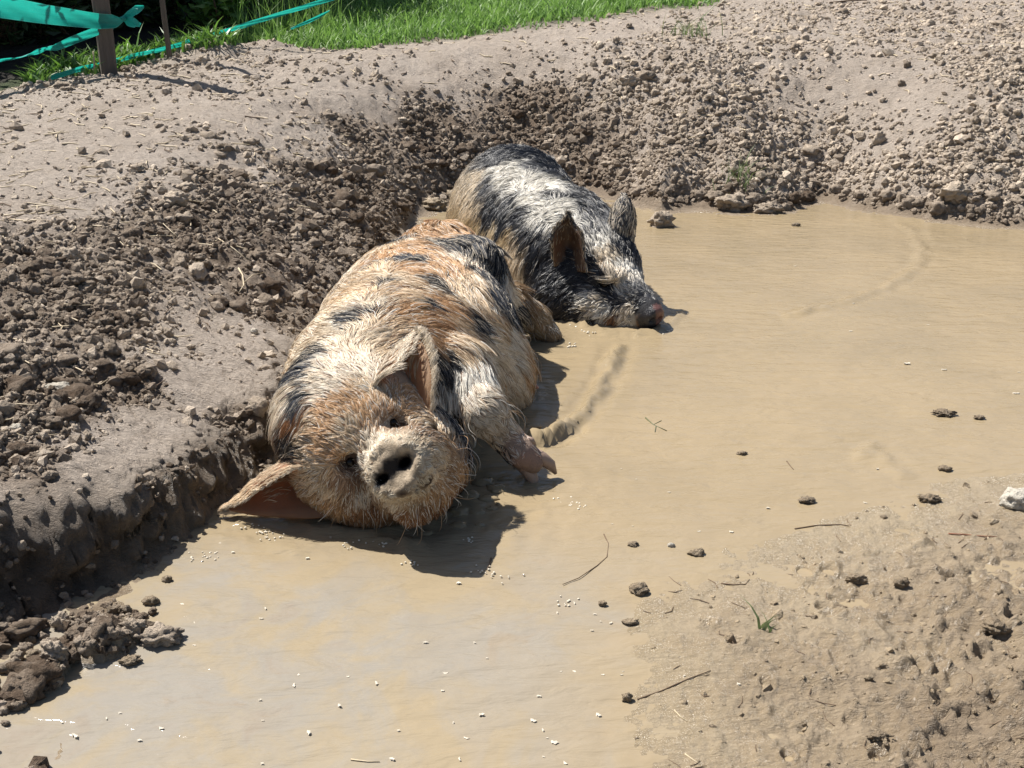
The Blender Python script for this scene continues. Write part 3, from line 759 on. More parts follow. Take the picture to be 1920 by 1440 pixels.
# ------------------------------------------------------------------ the ginger pig lying on its side
def build_ginger():
    root = link('pig', None)
    tag(root, 'big ginger and cream pig with small black patches, lying on its side in front', 'pig', 'pigs wallowing in the muddy pool')
    O = at_y(690, 830, 2.33)
    Xc, Uc, Nc = A(1, 0, 0), A(0, SP, CP), A(0, -CP, SP)
    dO = (O - A(0, 0, CAM_H)) @ A(0, CP, -SP)
    def H(px, py, c=0.0):
        k = (dO - c) / FPX
        O2 = A(0, 0, CAM_H) + A(0, CP, -SP) * (dO - c)
        return O2 + Xc * (px - 960) * k + Uc * (720 - py) * k
    s_ax = 0.77 * Xc + 0.64 * Uc; u_ax = -0.64 * Xc + 0.77 * Uc
    Rh = np.stack([s_ax, u_ax, Nc])
    S = Sdf()
    S.ell((-.282, 3.11, .12), (.305, .54, .285), k=.08)
    S.ell((-.285, 3.36, .11), (.25, .31, .265), k=.09)
    S.ell((-.35, 2.72, .12), (.245, .32, .26), k=.08)
    S.ell((-.07, 3.02, .07), (.13, .19, .15), k=.045)             # belly bulging to the right
    S.cone((-.33, 2.64, .16), H(650, 790, -.05), .225, .17, k=.08)   # neck
    S.ell(H(680, 818, 0), (.165, .15, .17), Rh, k=.06)
    S.ell(H(800, 862, -.01), (.095, .10, .12), Rh, k=.06)            # jowl
    S.ell(H(690, 912, .0), (.10, .10, .12), Rh, k=.06)
    S.ell(H(635, 885, -.02), (.09, .09, .11), Rh, k=.05)
    S.cone(H(740, 895, .0), H(798, 918, .10), .105, .056, k=.05)      # lower jaw
    S.cone(H(775, 852, .02), H(760, 872, .155), .108, .084, k=.05)    # muzzle
    nd = Nc * 0.95 - Xc * 0.26 + Uc * 0.02
    S.disc(H(746, 878, .216), nd, .066, .03, .018, k=.02)
    S.cut_ell(H(738, 880, .252), (.05, .028, .012), Rh, k=.012)
    S.cone(H(775, 945, .13), H(812, 915, .12), .045, .04, k=.03)
    S.cone(H(640, 820, .12), H(672, 850, .125), .026, .026, k=.03)    # brow
    S.cone(H(715, 775, .115), H(745, 778, .10), .026, .024, k=.03)
    S.cut_ell(H(655, 866, .155), (.028, .020, .026), Rh, k=.014)
    S.cut_ell(H(738, 792, .145), (.028, .018, .026), Rh, k=.014)
    for q in ((758, 868), (716, 899)):
        S.cut_ell(H(q[0], q[1], .245), (.016, .0095, .05), Rh, k=.006)
    S.cut_cone(H(752, 926, .215), H(806, 900, .19), .009, .006)
    # folds between muzzle and cheeks
    for pl in ([(668, 885, .15), (684, 925, .14), (705, 960, .11)], [(755, 812, .14), (800, 812, .10), (838, 832, .07)]):
        for a0, b0 in zip(pl[:-1], pl[1:]): S.cut_cone(H(*a0), H(*b0), .016, .014, k=.02)
    # left legs towards the water
    fs, fe, fw, ff, fh = at_y(850, 695, 2.62), at_z(905, 770, .17), at_z(948, 818, .110), at_z(976, 849, .074), at_z(996, 866, .050)
    S.cone(fs, fe, .092, .054, k=.025); S.cone(fe, fw, .055, .037, k=.03); S.cone(fw, ff, .037, .032, k=.02); S.cone(ff, fh, .038, .031, k=.02)
    hp, hk, hh, ht = at_y(880, 520, 3.34), at_z(945, 590, .16), at_z(1003, 598, .07), at_z(1032, 628, .02)
    S.cone(hp, hk, .125, .062, k=.03); S.cone(at_z(955, 568, .13), hh, .06, .048, k=.03); S.cone(hh, ht, .05, .035, k=.02)
    S.cone(at_y(830, 490, 3.5), at_y(870, 520, 3.4), .13, .10, k=.07)
    V, F = surface_nets(S, (-.70, 2.0, -.12), (.36, 3.85, .52), .0075)
    P = V
    # coat colours: anchors on the body under the photo's patches, plus painted fold shade
    pc = [(560, 700, BLUE), (590, 665, BLACK), (565, 640, CREAM), (640, 690, PALE), (600, 720, PALE), (560, 745, BLUE), (545, 735, PALE), (560, 790, BROWN), (552, 830, BLACK), (575, 800, TAN), (620, 790, GINGER), (660, 790, TAN),
          (600, 590, CREAM), (625, 545, CREAM), (650, 500, CREAM), (700, 455, TAN), (735, 430, BLUE), (720, 440, BLACK), (780, 425, GINGER), (820, 430, GINGER), (850, 452, BLACK), (870, 450, BLUE), (700, 520, TAN), (745, 470, GINGER),
          (765, 487, BLACK), (750, 482, BLUE), (720, 530, BLACK), (745, 532, TAN), (690, 532, TAN), (800, 520, BLACK), (820, 530, BLACK), (785, 500, GINGER), (845, 500, GINGER), (770, 560, BLACK), (790, 565, BLUE), (740, 555, TAN), (750, 590, GINGER), (820, 575, GINGER),
          (670, 597, BLACK), (650, 603, BLUE), (690, 590, BLACK), (690, 630, CREAM), (640, 640, CREAM), (740, 640, TAN), (800, 620, GINGER), (850, 600, TAN), (870, 560, TAN), (880, 590, BLACK), (895, 600, BLUE), (850, 540, TAN), (700, 570, CREAM), (620, 620, CREAM), (720, 610, TAN),
          (890, 490, PALE), (905, 510, BLACK), (925, 510, BLACK), (940, 545, BLACK), (960, 580, BLACK), (975, 600, BLACK), (915, 545, BLUE), (935, 490, BLACK), (880, 520, TAN), (900, 470, BLACK), (955, 530, PALE), (985, 560, (.30, .2, .11)), (1010, 600, (.36, .26, .15)), (1030, 630, (.36, .26, .15)),
          (890, 570, TAN), (920, 640, PALE), (960, 650, PALE), (1000, 660, TAN), (990, 690, GINGER), (940, 690, PALE), (920, 610, TAN), (860, 650, TAN), (820, 670, BLACK), (830, 680, BLACK), (890, 680, WHITE), (860, 720, WHITE), (900, 730, PALE), (870, 760, PALE), (950, 720, CREAM), (970, 745, CREAM),
          (855, 770, BLACK), (850, 790, BLACK), (885, 835, BLACK), (905, 855, BLACK), (925, 870, BLACK), (890, 870, BLACK), (915, 780, PALE), (940, 810, TAN), (965, 835, (0.46, 0.33, 0.25)), (990, 865, (0.46, 0.30, 0.24)), (760, 690, CREAM), (700, 690, PALE), (700, 740, TAN), (750, 760, GINGER), (690, 780, GINGER), (720, 800, PALE), (640, 820, TAN), (620, 850, GINGER), (600, 880, TAN),  # blacks between head and foreleg paint the shade of that gap
          (660, 830, TAN), (655, 868, (.10, .06, .04)), (738, 792, (.10, .06, .04)), (690, 840, PALE), (700, 870, PALE), (760, 830, PALE), (800, 840, TAN), (840, 830, GINGER), (830, 800, TAN), (790, 795, TAN), (630, 920, TAN), (640, 960, GINGER), (670, 930, PALE), (690, 960, BROWN), (720, 985, BROWN), (760, 985, BROWN), (820, 960, BROWN),
          (855, 920, BROWN), (860, 880, GINGER), (790, 930, (.36, .22, .11)), (810, 890, PALE), (800, 870, PALE), (830, 860, TAN), (700, 920, PALE), (735, 945, CREAM), (770, 950, (.42, .30, .18)), (762, 922, (.06, .04, .03)), (778, 914, (.06, .04, .03)), (794, 905, (.07, .05, .03)), (810, 930, (.40, .25, .13)), (830, 905, (.42, .27, .15)), (740, 965, BROWN), (780, 970, BROWN), (700, 970, BROWN), (845, 945, BROWN), (800, 965, (.30, .16, .08)), (720, 945, (.40, .28, .17)), (660, 975, BROWN), (640, 945, (.36, .22, .12)),
          (765, 802, (.33, .22, .14)), (795, 806, (.33, .22, .14)), (722, 778, (.36, .24, .15)), (635, 905, (.34, .22, .14)), (650, 930, (.30, .19, .11)), (668, 905, (.22, .14, .09)), (672, 945, (.26, .15, .08)), (820, 815, (.36, .25, .16)), (850, 850, (.38, .27, .18)), (845, 890, (.34, .2, .1)),  # darker browns paint the shading of muzzle folds and cheeks into the coat
          (600, 800, GINGER), (650, 770, GINGER), (690, 750, GINGER), (640, 790, TAN), (700, 905, PALE), (705, 880, PALE), (720, 850, PALE), (750, 840, PALE), (790, 850, PALE), (820, 880, TAN)]
    anc = S.trace(pc); cols = np.array([c[2] for c in pc])
    scl = np.array([1.5 if (c[2] in (BLACK, BLUE) and 640 < c[0] < 850 and 420 < c[1] < 625) else 1.08 if c[2] in (BLACK, BLUE) else 2.2 if sum(c[2]) < .15 else 1.0 for c in pc])
    def coat(Q, warp=0.014, seed=200): return patch3d(Q, anc, cols, 11.0, warp, 16.0, seed, scl)
    sk = coat(V) * 0.55 + 0.03
    # snout disc: pale drying mud with a dark wet plate, pink-brown belly skin
    nose = H(742, 878, .24); rel = V - nose
    a_, b_, c_ = rel @ s_ax, rel @ u_ax, rel @ Nc
    disc = np.sqrt(a_ ** 2 + b_ ** 2); front = (c_ > -.09)
    mudm = np.clip(1 - (disc - .085) / .02, 0, 1) * front
    nz = fbm(V[:, 0] * 60, V[:, 1] * 60 + V[:, 2] * 60, 210, 3)
    sk = sk * (1 - mudm[:, None]) + mudm[:, None] * np.array((.40, .32, .23)) * (1 + 1.6 * nz[:, None])
    plate = np.clip(1.25 - np.sqrt(((a_ + .002) / .041) ** 2 + ((b_ + .18 * np.abs(a_) - .006) / .019) ** 2) + nz * 0.9, 0, 1) * front
    plate = np.clip(plate * 2.2, 0, 1)
    for q_ in ((758, 868), (716, 899)):
        rq = V - H(q_[0], q_[1], .24); plate = np.maximum(plate, (np.hypot(rq @ s_ax, rq @ u_ax * 1.4) < .019) * (np.abs(rq @ Nc) < .1))
    mudm = mudm * (1 - plate)
    sk = sk * (1 - plate[:, None]) + plate[:, None] * np.array((.018, .015, .014))
    mouth = S.trace([(775, 915)])[0]
    m0, m1 = S.trace([(752, 926), (806, 900)]); em = m1 - m0; tm_ = np.clip((V - m0) @ em / (em @ em), 0, 1)
    mo = np.clip(1.4 - np.sqrt(((V - m0 - tm_[:, None] * em) ** 2).sum(1)) / .011, 0, 1)[:, None]
    sk = sk * (1 - mo) + mo * np.array((.045, .03, .022))
    # wet and muddy low down
    low = np.clip((0.07 - V[:, 2]) / 0.05, 0, 1)
    sk = sk * (1 - low[:, None] * .6) + low[:, None] * .6 * np.array((.17, .12, .075))
    teat = S.trace([(988, 700), (1000, 715)])
    tm = np.clip(1 - np.sqrt(((V - teat[0]) ** 2).sum(1)) / .045, 0, 1)[:, None]
    sk = sk * (1 - tm) + tm * np.array((.50, .26, .17))
    # caked, wrinkled mud on the snout
    NV = S.grad(V)
    V = V + NV * (mudm * (.010 * fbm(V[:, 0] * 55, V[:, 1] * 30 + V[:, 2] * 55, 216, 3) + .004 * fbm(V[:, 0] * 120, V[:, 2] * 120, 217, 2)))[:, None]
    # ears, joined to the body mesh
    e1L = [H(640, 872, .10), H(565, 878, .115), H(510, 902, .09), H(462, 935, .05), H(429, 950, .02)]
    e1C = [H(600, 800, -.16), H(535, 825, -.12), H(478, 862, -.07), H(444, 912, -.02), H(427, 949, .005)]
    e1R = [H(640, 962, .05), H(585, 972, .05), H(530, 970, .045), H(475, 966, .03), H(432, 957, .02)]
    e2R = [H(806, 775, .07), H(808, 725, .065), H(806, 688, .045), H(796, 652, .018), H(781, 628, -.01)]
    e2C = [H(720, 700, -.15), H(715, 655, -.13), H(728, 630, -.09), H(758, 622, -.05), H(779, 626, -.02)]
    e2L = [H(690, 748, .10), H(712, 712, .115), H(740, 688, .085), H(768, 655, .04), H(779, 631, -.006)]
    ev, ef, midx, ecol = [], [], [], []
    nb = len(V)
    ears = []
    for (l, c, r) in ((e1L, e1C, e1R), (e2L, e2C, e2R)):
        v, f, G, N = ear_surface(l, c, r)
        ears.append((G, N))
        ef.append(f + nb + sum(len(q) for q in ev)); ev.append(v)
        cc = np.array((.26, .14, .075) if len(ears) == 1 else (.40, .26, .15)) * (0.85 + 0.5 * (fbm(v[:, 0] * 40, v[:, 2] * 40, 215, 3)[:, None] + .3))
        ecol.append(cc)
    AV = np.concatenate([V] + ev); AF = np.concatenate([F] + ef)
    mi = np.concatenate([np.zeros(len(F), int), np.ones(len(AF) - len(F), int)])
    gl = np.concatenate([np.clip(plate * .25 + low * .8, 0, 1)] + [np.zeros(len(v)) for v in ev])
    me = mesh_np('body', AV, AF, [M_SKIN, M_EAR], True, {'skin_colour': np.concatenate([sk] + ecol), 'gloss': gl}, mi)
    link('body', me, root)
    # trotter: two claws and two dewclaws on the front foot
    ax = (fh - ff) / np.linalg.norm(fh - ff); sd = np.cross(ax, A(.05, .9, -.42)); sd /= np.linalg.norm(sd)
    for sgn in (-1, 1):
        b0 = fh + sd * sgn * .019
        tv, tf = tube([b0 - ax * .016, b0 + ax * .014 + sd * sgn * .004, b0 + ax * .038 + sd * sgn * .012 + A(0, 0, -.008), b0 + ax * .056 + sd * sgn * .012 + A(0, 0, -.02)], [.017, .018, .014, .004], 9)
        link('claw', mesh_np('claw', tv, tf, [M_HOOF]), root)
        b1 = ff + sd * sgn * .022 + A(0, 0, .018)
        tv, tf = tube([b1, b1 + ax * .018 + A(0, 0, .008), b1 + ax * .03 + A(0, 0, .008)], [.010, .009, .003], 8)
        link('claw', mesh_np('claw', tv, tf, [M_HOOF]), root)
    tp = S.trace([(1000, 722)])[0]
    tv, tf = tube([tp - A(.01, 0, 0), tp + A(.012, -.004, -.004), tp + A(.02, -.006, -.009)], [.009, .007, .003], 8)
    link('teat', mesh_np('teat', tv, tf, [mat_simple('teat_skin', (.50, .24, .17), .5)]), root)
    eyes = [H(657, 866, .1225), H(737, 792, .1125)]
    for e in eyes: eye_ball(root, e, .0145)
    # mud caked on the snout
    # ---- hair
    fl = [((620, 800), (560, 760)), ((660, 840), (620, 790)), ((700, 830), (690, 760)), ((740, 810), (760, 770)), ((690, 780), (660, 720)), ((650, 730), (590, 690)), ((600, 720), (545, 730)), ((600, 850), (540, 820)),
          ((640, 900), (620, 960)), ((690, 930), (690, 990)), ((740, 960), (740, 1010)), ((800, 940), (810, 1000)), ((850, 900), (880, 940)), ((830, 850), (870, 870)), ((800, 810), (850, 830)), ((845, 800), (850, 860)), ((780, 840), (840, 850)), ((710, 850), (690, 810)), ((690, 880), (640, 900)), ((810, 880), (860, 890)), ((760, 840), (790, 800)),
          ((640, 670), (590, 640)), ((590, 620), (560, 640)), ((650, 600), (590, 620)), ((720, 640), (800, 620)), ((800, 640), (860, 680)), ((850, 660), (920, 720)), ((760, 590), (840, 610)), ((690, 530), (640, 540)), ((640, 520), (610, 560)),
          ((760, 520), (830, 540)), ((720, 460), (690, 480)), ((800, 450), (860, 470)), ((850, 520), (880, 590)), ((870, 600), (930, 660)), ((900, 500), (915, 560)), ((940, 540), (965, 610)), ((970, 560), (1010, 620)), ((920, 640), (980, 660)), ((980, 660), (1010, 720)), ((940, 690), (960, 760)),
          ((870, 700), (900, 780)), ((850, 740), (880, 800)), ((900, 760), (950, 800)), ((930, 800), (970, 840)), ((560, 780), (545, 840)), ((830, 770), (840, 820)), ((1010, 600), (1040, 640))]
    fa = S.trace([a for a, b in fl]); fb = S.trace([b for a, b in fl])
    fd = fb - fa; fd /= np.linalg.norm(fd, axis=1, keepdims=True) + 1e-9
    face = H(730, 870, .12)
    def wgt(c):
        d = np.sqrt(((c - face) ** 2).sum(1))
        w = np.where(c[:, 2] > -.015, 1.0, 0.0) * (1 + 1.6 * np.exp(-(d / .2) ** 2))
        vis = ((np.array((0, 0, CAM_H)) - c) * S.grad(c)).sum(1)
        return w * np.where(vis > -.25, 1.0, 0.35)
    R, Nn = sample_mesh(V, F, 145000, wgt)
    rel = R - nose
    a_, b_, c_ = rel @ s_ax, rel @ u_ax, rel @ Nc
    dsc = np.sqrt(a_ ** 2 + b_ ** 2)
    keep = ~((dsc < .044 + .016 * rng.random(len(R))) & (c_ > -.13))
    keep &= np.sqrt(((R - eyes[0]) ** 2).sum(1)) > .0145; keep &= np.sqrt(((R - eyes[1]) ** 2).sum(1)) > .0145
    m0, m1 = S.trace([(752, 926), (806, 900)]); em = m1 - m0; tm_ = np.clip((R - m0) @ em / (em @ em), 0, 1)
    keep &= np.sqrt(((R - m0 - tm_[:, None] * em) ** 2).sum(1)) > .011
    keep &= (np.sqrt(((R - teat[0]) ** 2).sum(1)) > .035) | (rng.random(len(R)) < .1)
    foot = np.sqrt(((R - fh) ** 2).sum(1)); keep &= (foot > .06) | (rng.random(len(R)) < .15)
    for G_, N_ in ears:
        ctr = .5 * G_[5, 8] + .25 * (G_[5, 0] + G_[5, -1])
        keep &= np.sqrt(((R - ctr) ** 2).sum(1)) > .034
    R, Nn = R[keep], Nn[keep]
    dface = np.sqrt(((R - face) ** 2).sum(1)); rel = R - nose; dn = np.sqrt((rel ** 2).sum(1))
    L = 0.019 + 0.038 * sstep(.12, .38, dface)
    L = np.minimum(L, 0.008 + 0.16 * np.maximum(dn - .05, 0))
    foot = np.sqrt(((R - fw) ** 2).sum(1)); L = np.where(foot < .15, L * (.25 + 3.0 * np.maximum(foot - .06, 0)), L)
    foot2 = np.sqrt(((R - ht) ** 2).sum(1)); L = np.where(foot2 < .12, L * .3, L)
    chin = H(770, 975, .06); dch = np.sqrt(((R - chin) ** 2).sum(1)); L = L + .006 * np.exp(-(dch / .08) ** 2)
    flow = flow3d(R, fa, fd, 4.0)
    jit = np.stack([fbm(R[:, 0] * 14, R[:, 1] * 14 + R[:, 2] * 14, 230 + i, 3) for i in range(3)], 1)
    flow = flow + jit * .95
    col = coat(R + rng.normal(0, .006, R.shape), .016, 240) * np.clip(rng.normal(1.0, .16, (len(R), 1)), .55, 1.5)
    lum = fbm(R[:, 0] * 22, R[:, 1] * 22 + R[:, 2] * 22, 244, 3)[:, None]
    dark = col.sum(1, keepdims=True) < .3
    st = rng.random((len(R), 1))
    col = np.where(dark, np.where(st < .20, np.array(PALE) * .75, col), col * (1 + .55 * lum))
    col = np.where(~dark & (st < .13), np.array(WHITE), np.where(~dark & (st > .91), np.array(BROWN) * .9, col))
    mzc = H(775, 868, .16); dmz = np.sqrt(((R - mzc) ** 2).sum(1))
    mz = np.clip(1 - (np.minimum(dn, dmz + .03) - .062) / .045, 0, 1)[:, None] * (rng.random((len(R), 1)) < .8)
    col = col * (1 - mz) + mz * np.array((.52, .45, .34))
    wet = np.clip((0.06 - R[:, 2]) / .05, 0, 1)[:, None]
    col = col * (1 - .75 * wet) + .75 * wet * np.where(rng.random((len(R), 1)) < .5, np.array((.17, .09, .04)), np.array((.27, .20, .12)))
    lift = 0.23 - .06 * sstep(.1, .3, dface)
    make_hair('hair', root, M_HAIR, R, Nn, flow, L, lift, col, .00040 + .00026 * rng.random(len(R)) + .0002 * sstep(.2, .5, dface), clump=.70, clump_n=3200, frizz=.15, droop=.12)
    # hair on the backs and rims of the ears
    rr, nn, ff_, ll, cc = [], [], [], [], []
    for q, (G, N) in enumerate(ears):
        nu, nv = G.shape[:2]
        m = 3800
        ti = rng.random(m) * (nu - 1); vi = rng.random(m) * (nv - 1)
        i, j = ti.astype(int), vi.astype(int)
        i2 = np.minimum(i + 1, nu - 1)
        p = G[i, j] * (1 - (ti - i))[:, None] + G[i2, j] * (ti - i)[:, None]
        ctr = G[:, nv // 2].mean(0); mid = (G[:, 0].mean(0) + G[:, -1].mean(0)) / 2
        out = ctr - mid; nrm = N[i, j]; sg = np.sign((nrm * out).sum(1)); nrm = nrm * sg[:, None]
        rr.append(p + nrm * .004); nn.append(nrm); ff_.append(np.gradient(G, axis=0)[i, j]); ll.append(np.full(m, .024)); cc.append(np.tile(np.array(PALE if q else TAN), (m, 1)))
        m = 900                                   # fringe on both rims
        i = rng.integers(0, nu, m); j = np.where(rng.random(m) < (.25 if q else 1.0), 0, nv - 1)
        p = G[i, j]; outw = p - G[i, nv // 2]; outw /= np.linalg.norm(outw, axis=1, keepdims=True) + 1e-6
        rr.append(p); nn.append(outw); ff_.append(np.gradient(G, axis=0)[i, j] + .01 * outw); ll.append(np.full(m, .026 if q else .012)); cc.append(np.tile(np.array(PALE if q else CREAM), (m, 1)))
        m = 1600                                   # inside tufts near the base
        i = (rng.random(m) ** 2 * nu * .5).astype(int); j = rng.integers(2, nv - 2, m)
        nrm = -N[i, j] * np.sign((N[i, j] * out).sum(1))[:, None]
        rr.append(G[i, j] + nrm * .004); nn.append(nrm); ff_.append(np.gradient(G, axis=0)[i, j]); ll.append(np.full(m, .03)); cc.append(np.tile(np.array(TAN) * .8, (m, 1)))
    R = np.concatenate(rr); c = np.concatenate(cc) * np.clip(rng.normal(1, .2, (len(R), 1)), .5, 1.4)
    f_ = np.concatenate(ff_); f_ /= np.linalg.norm(f_, axis=1, keepdims=True) + 1e-9
    make_hair('hair', root, M_HAIR, R, np.concatenate(nn), f_, np.concatenate(ll), .25, c, .0007, clump=.35, clump_n=400, frizz=.25, droop=.05)
    # long stray bristles: belly, jowl, chin
    sp = S.trace([(940, 700), (960, 720), (975, 735), (950, 760), (930, 750), (985, 650), (1005, 640), (860, 880), (865, 850), (850, 920), (860, 820), (700, 960), (650, 940), (840, 940), (760, 970), (870, 790)])
    k = rng.integers(0, len(sp), 130); R = sp[k] + rng.normal(0, .018, (130, 3)); N = S.grad(R); R = R - N * S(R[:, 0], R[:, 1], R[:, 2])[:, None]
    fl2 = flow3d(R, fa, fd, 3.0) + N * .5
    c = np.where(rng.random((130, 1)) < .4, np.array(WHITE), np.array(GINGER))
    make_hair('hair', root, M_HAIR, R, N, fl2, np.full(130, .042), .7, c, .00045, clump=.0, frizz=.4, droop=.1)
    return S, H
GINGER_SDF, GH = build_ginger()

# ------------------------------------------------------------------ the black and white pig behind
def build_spotted():
    root = link('pig', None)
    tag(root, 'black and white pig behind, half sunk in water with its snout on the surface', 'pig', 'pigs wallowing in the muddy pool')
    S = Sdf()
    ax = A(.25, -.97, 0); ax /= np.linalg.norm(ax); sd = A(-ax[1], ax[0], 0)
    Rb = np.stack([sd, ax, A(0, 0, 1)])
    S.ell((.035, 4.62, .12), (.27, .50, .315), Rb, k=.08)
    S.ell((.01, 4.78, .14), (.25, .30, .31), Rb, k=.08)
    S.ell((.17, 4.17, .10), (.245, .32, .285), Rb, k=.09)
    sn = at_z(1224, 592, .046); fo = at_y(1135, 470, 3.93)
    hd = sn - fo; hd /= np.linalg.norm(hd)
    hs = np.cross(hd, A(0, 0, 1)); hs /= np.linalg.norm(hs); hu = np.cross(hs, hd)
    Rh = np.stack([hs, hd, hu])
    S.cone((.20, 4.2, .13), (.30, 3.98, .13), .24, .17, k=.08)
    S.ell(A(.310, 3.93, .125), (.145, .17, .135), Rh, k=.06)
    S.ell((.215, 3.87, .045), (.135, .13, .125), k=.06)
    S.ell((.36, 3.93, .05), (.10, .12, .11), k=.06)
    S.cone((.345, 3.86, .115), sn - hd * .03, .105, .048, k=.05)
    S.cone((.30, 3.79, .03), sn - hd * .05 + A(-.02, 0, -.05), .095, .045, k=.05)
    S.disc(sn, hd + A(.12, -.05, .12), .040, .022, .011, k=.012)
    S.cut_ell(sn + hd * .024 + hs * .016, (.009, .02, .011), Rh, k=.004)
    S.cut_ell(sn + hd * .024 - hs * .016, (.009, .02, .011), Rh, k=.004)
    ey = S.trace([(1133, 533)])[0]
    S.cone(ey + A(-.02, .02, .03), ey + A(.03, -.01, .03), .02, .018, k=.025)
    S.cut_ell(ey + A(0, -.006, .004), (.022, .02, .016), k=.012)
    V, F = surface_nets(S, (-.36, 3.5, -.12), (.62, 5.2, .50), .0085)
    BLUE = (.022, .024, .032)
    GR = (.09, .09, .095)
    pc = [(985, 290, BLUE), (940, 300, GR), (1020, 300, BLUE), (1050, 330, BLUE), (960, 320, WHITE), (930, 335, GR), (985, 345, WHITE), (1010, 365, WHITE), (1000, 320, GR), (1040, 370, BLUE), (1080, 350, BLACK), (1090, 380, BLUE), (1030, 395, WHITE), (1060, 410, WHITE), (1100, 415, GR), (1080, 430, WHITE),
          (900, 340, PALE), (885, 370, PALE), (875, 390, CREAM), (895, 385, CREAM), (900, 455, CREAM), (915, 470, CREAM), (945, 500, CREAM), (965, 535, CREAM), (975, 490, CREAM), (1005, 355, WHITE), (985, 330, WHITE), (1035, 385, WHITE), (1050, 400, WHITE), (1015, 400, WHITE), (1095, 430, WHITE), (945, 325, WHITE), (870, 400, MUDDY), (890, 410, MUDDY), (920, 350, GR), (935, 375, BLACK), (960, 385, BLACK), (930, 400, BLACK), (950, 415, BLACK), (970, 370, BLUE), (990, 400, BLUE), (905, 430, MUDDY), (925, 440, MUDDY), (940, 470, MUDDY), (960, 450, MUDDY), (960, 490, MUDDY), (975, 520, MUDDY), (1000, 470, BLACK), (974, 458, CREAM), (977, 480, CREAM), (979, 505, CREAM), (980, 530, CREAM), (965, 470, CREAM),
          (1000, 430, BLACK), (1020, 440, BLACK), (1000, 500, BLACK), (1010, 540, BLACK), (1030, 570, BLACK), (1050, 530, BLACK), (1040, 480, BLACK), (1070, 560, BLACK), (1090, 520, BLACK), (1060, 440, GR), (1090, 450, WHITE), (1100, 480, BLACK), (1110, 440, GR), (1120, 460, WHITE), (1135, 480, CREAM), (1150, 490, CREAM), (1160, 500, WHITE),
          (1130, 500, TAN), (1150, 520, PALE), (1165, 530, PALE), (1120, 520, BLACK), (1105, 545, GR), (1100, 560, WHITE), (1110, 575, PALE), (1130, 590, WHITE), (1150, 570, BLUE), (1175, 560, GR), (1170, 590, PALE), (1150, 605, BROWN), (1190, 560, BLACK), (1180, 600, WHITE), (1200, 575, BLUE), (1200, 605, BROWN), (1080, 595, BLACK), (1110, 608, BLACK), (1170, 540, WHITE), (1185, 540, GR), (1095, 500, BLACK), (1105, 520, BLACK), (1085, 480, BLACK), (1120, 535, BLACK), (1140, 545, BLACK), (1135, 535, BLACK), (1115, 490, BLACK), (1170, 470, BLACK), (1110, 410, BLUE), (1080, 545, BLACK), (1060, 580, BLACK), (1010, 470, BLACK), (1030, 520, BLACK), (1000, 350, WHITE), (1020, 385, WHITE), (1045, 405, WHITE), (970, 335, WHITE), (1065, 420, WHITE)]
    anc = S.trace(pc); cols = np.array([c[2] for c in pc])
    scl = np.array([.85 if c[2] in (CREAM, MUDDY, WHITE, PALE) else 1.0 for c in pc])
    def coat(Q, warp=.02, seed=300): return patch3d(Q, anc, cols, 11.0, warp, 16.0, seed, scl)
    sk = coat(V) * .5 + .012
    rel = V - sn; cd = rel @ hd; dsc = np.sqrt(np.maximum((rel ** 2).sum(1) - cd ** 2, 0))
    nose = ((cd > -.012) & (dsc < .06)).astype(float)
    pk = (rel @ hs) - .3 * (rel @ hu)
    ncol = np.where((pk < .0)[:, None], np.array((.19, .09, .075)), np.array((.03, .03, .035))) * (1 + .8 * fbm(V[:, 0] * 70, V[:, 2] * 70, 303, 3)[:, None])
    sk = sk * (1 - nose[:, None]) + nose[:, None] * ncol
    low = np.clip((.05 - V[:, 2]) / .04, 0, 1)
    # ears
    def E(px, py, y): return at_y(px, py, y)
    n1 = dict(L=[E(1040, 500, 3.83), E(1036, 465, 3.80), E(1038, 440, 3.80), E(1049, 424, 3.82), E(1062, 411, 3.83)],
              C=[E(1070, 512, 3.84), E(1068, 455, 3.93), E(1068, 430, 3.90), E(1066, 415, 3.87), E(1065, 410, 3.84)],
              R=[E(1098, 510, 3.76), E(1094, 470, 3.77), E(1089, 443, 3.78), E(1078, 426, 3.81), E(1067, 412, 3.83)])
    n2 = dict(L=[E(1140, 480, 3.96), E(1140, 440, 3.97), E(1146, 405, 3.99), E(1157, 384, 4.0), E(1168, 374, 4.01)],
              C=[E(1150, 470, 3.87), E(1157, 435, 3.88), E(1168, 405, 3.91), E(1172, 385, 3.95), E(1170, 374, 4.0)],
              R=[E(1180, 475, 3.98), E(1187, 445, 4.0), E(1189, 412, 4.01), E(1182, 386, 4.01), E(1171, 374, 4.01)])
    ev, ef, ecol, ears = [], [], [], []
    nb = len(V)
    for q, e in enumerate((n1, n2)):
        v, f, G, N = ear_surface(e['L'], e['C'], e['R'], 22, 14, .006)
        ef.append(f + nb + sum(len(x) for x in ev)); ev.append(v); ears.append((G, N))
        ecol.append(np.array(((.085, .05, .03), (.07, .065, .06))[q]) * (1 + .9 * fbm(v[:, 0] * 50, v[:, 2] * 50, 305, 3)[:, None]))
    AV = np.concatenate([V] + ev); AF = np.concatenate([F] + ef)
    me = mesh_np('body', AV, AF, [M_SKIN, M_EARDARK], True, {'skin_colour': np.concatenate([sk] + ecol), 'gloss': np.concatenate([np.clip(nose + low * .8 + .3, 0, 1)] + [np.zeros(len(x)) for x in ev])},
                 np.concatenate([np.zeros(len(F), int), np.ones(len(AF) - len(F), int)]))
    link('body', me, root)
    eye_ball(root, ey + A(.002, .004, .0), .015)
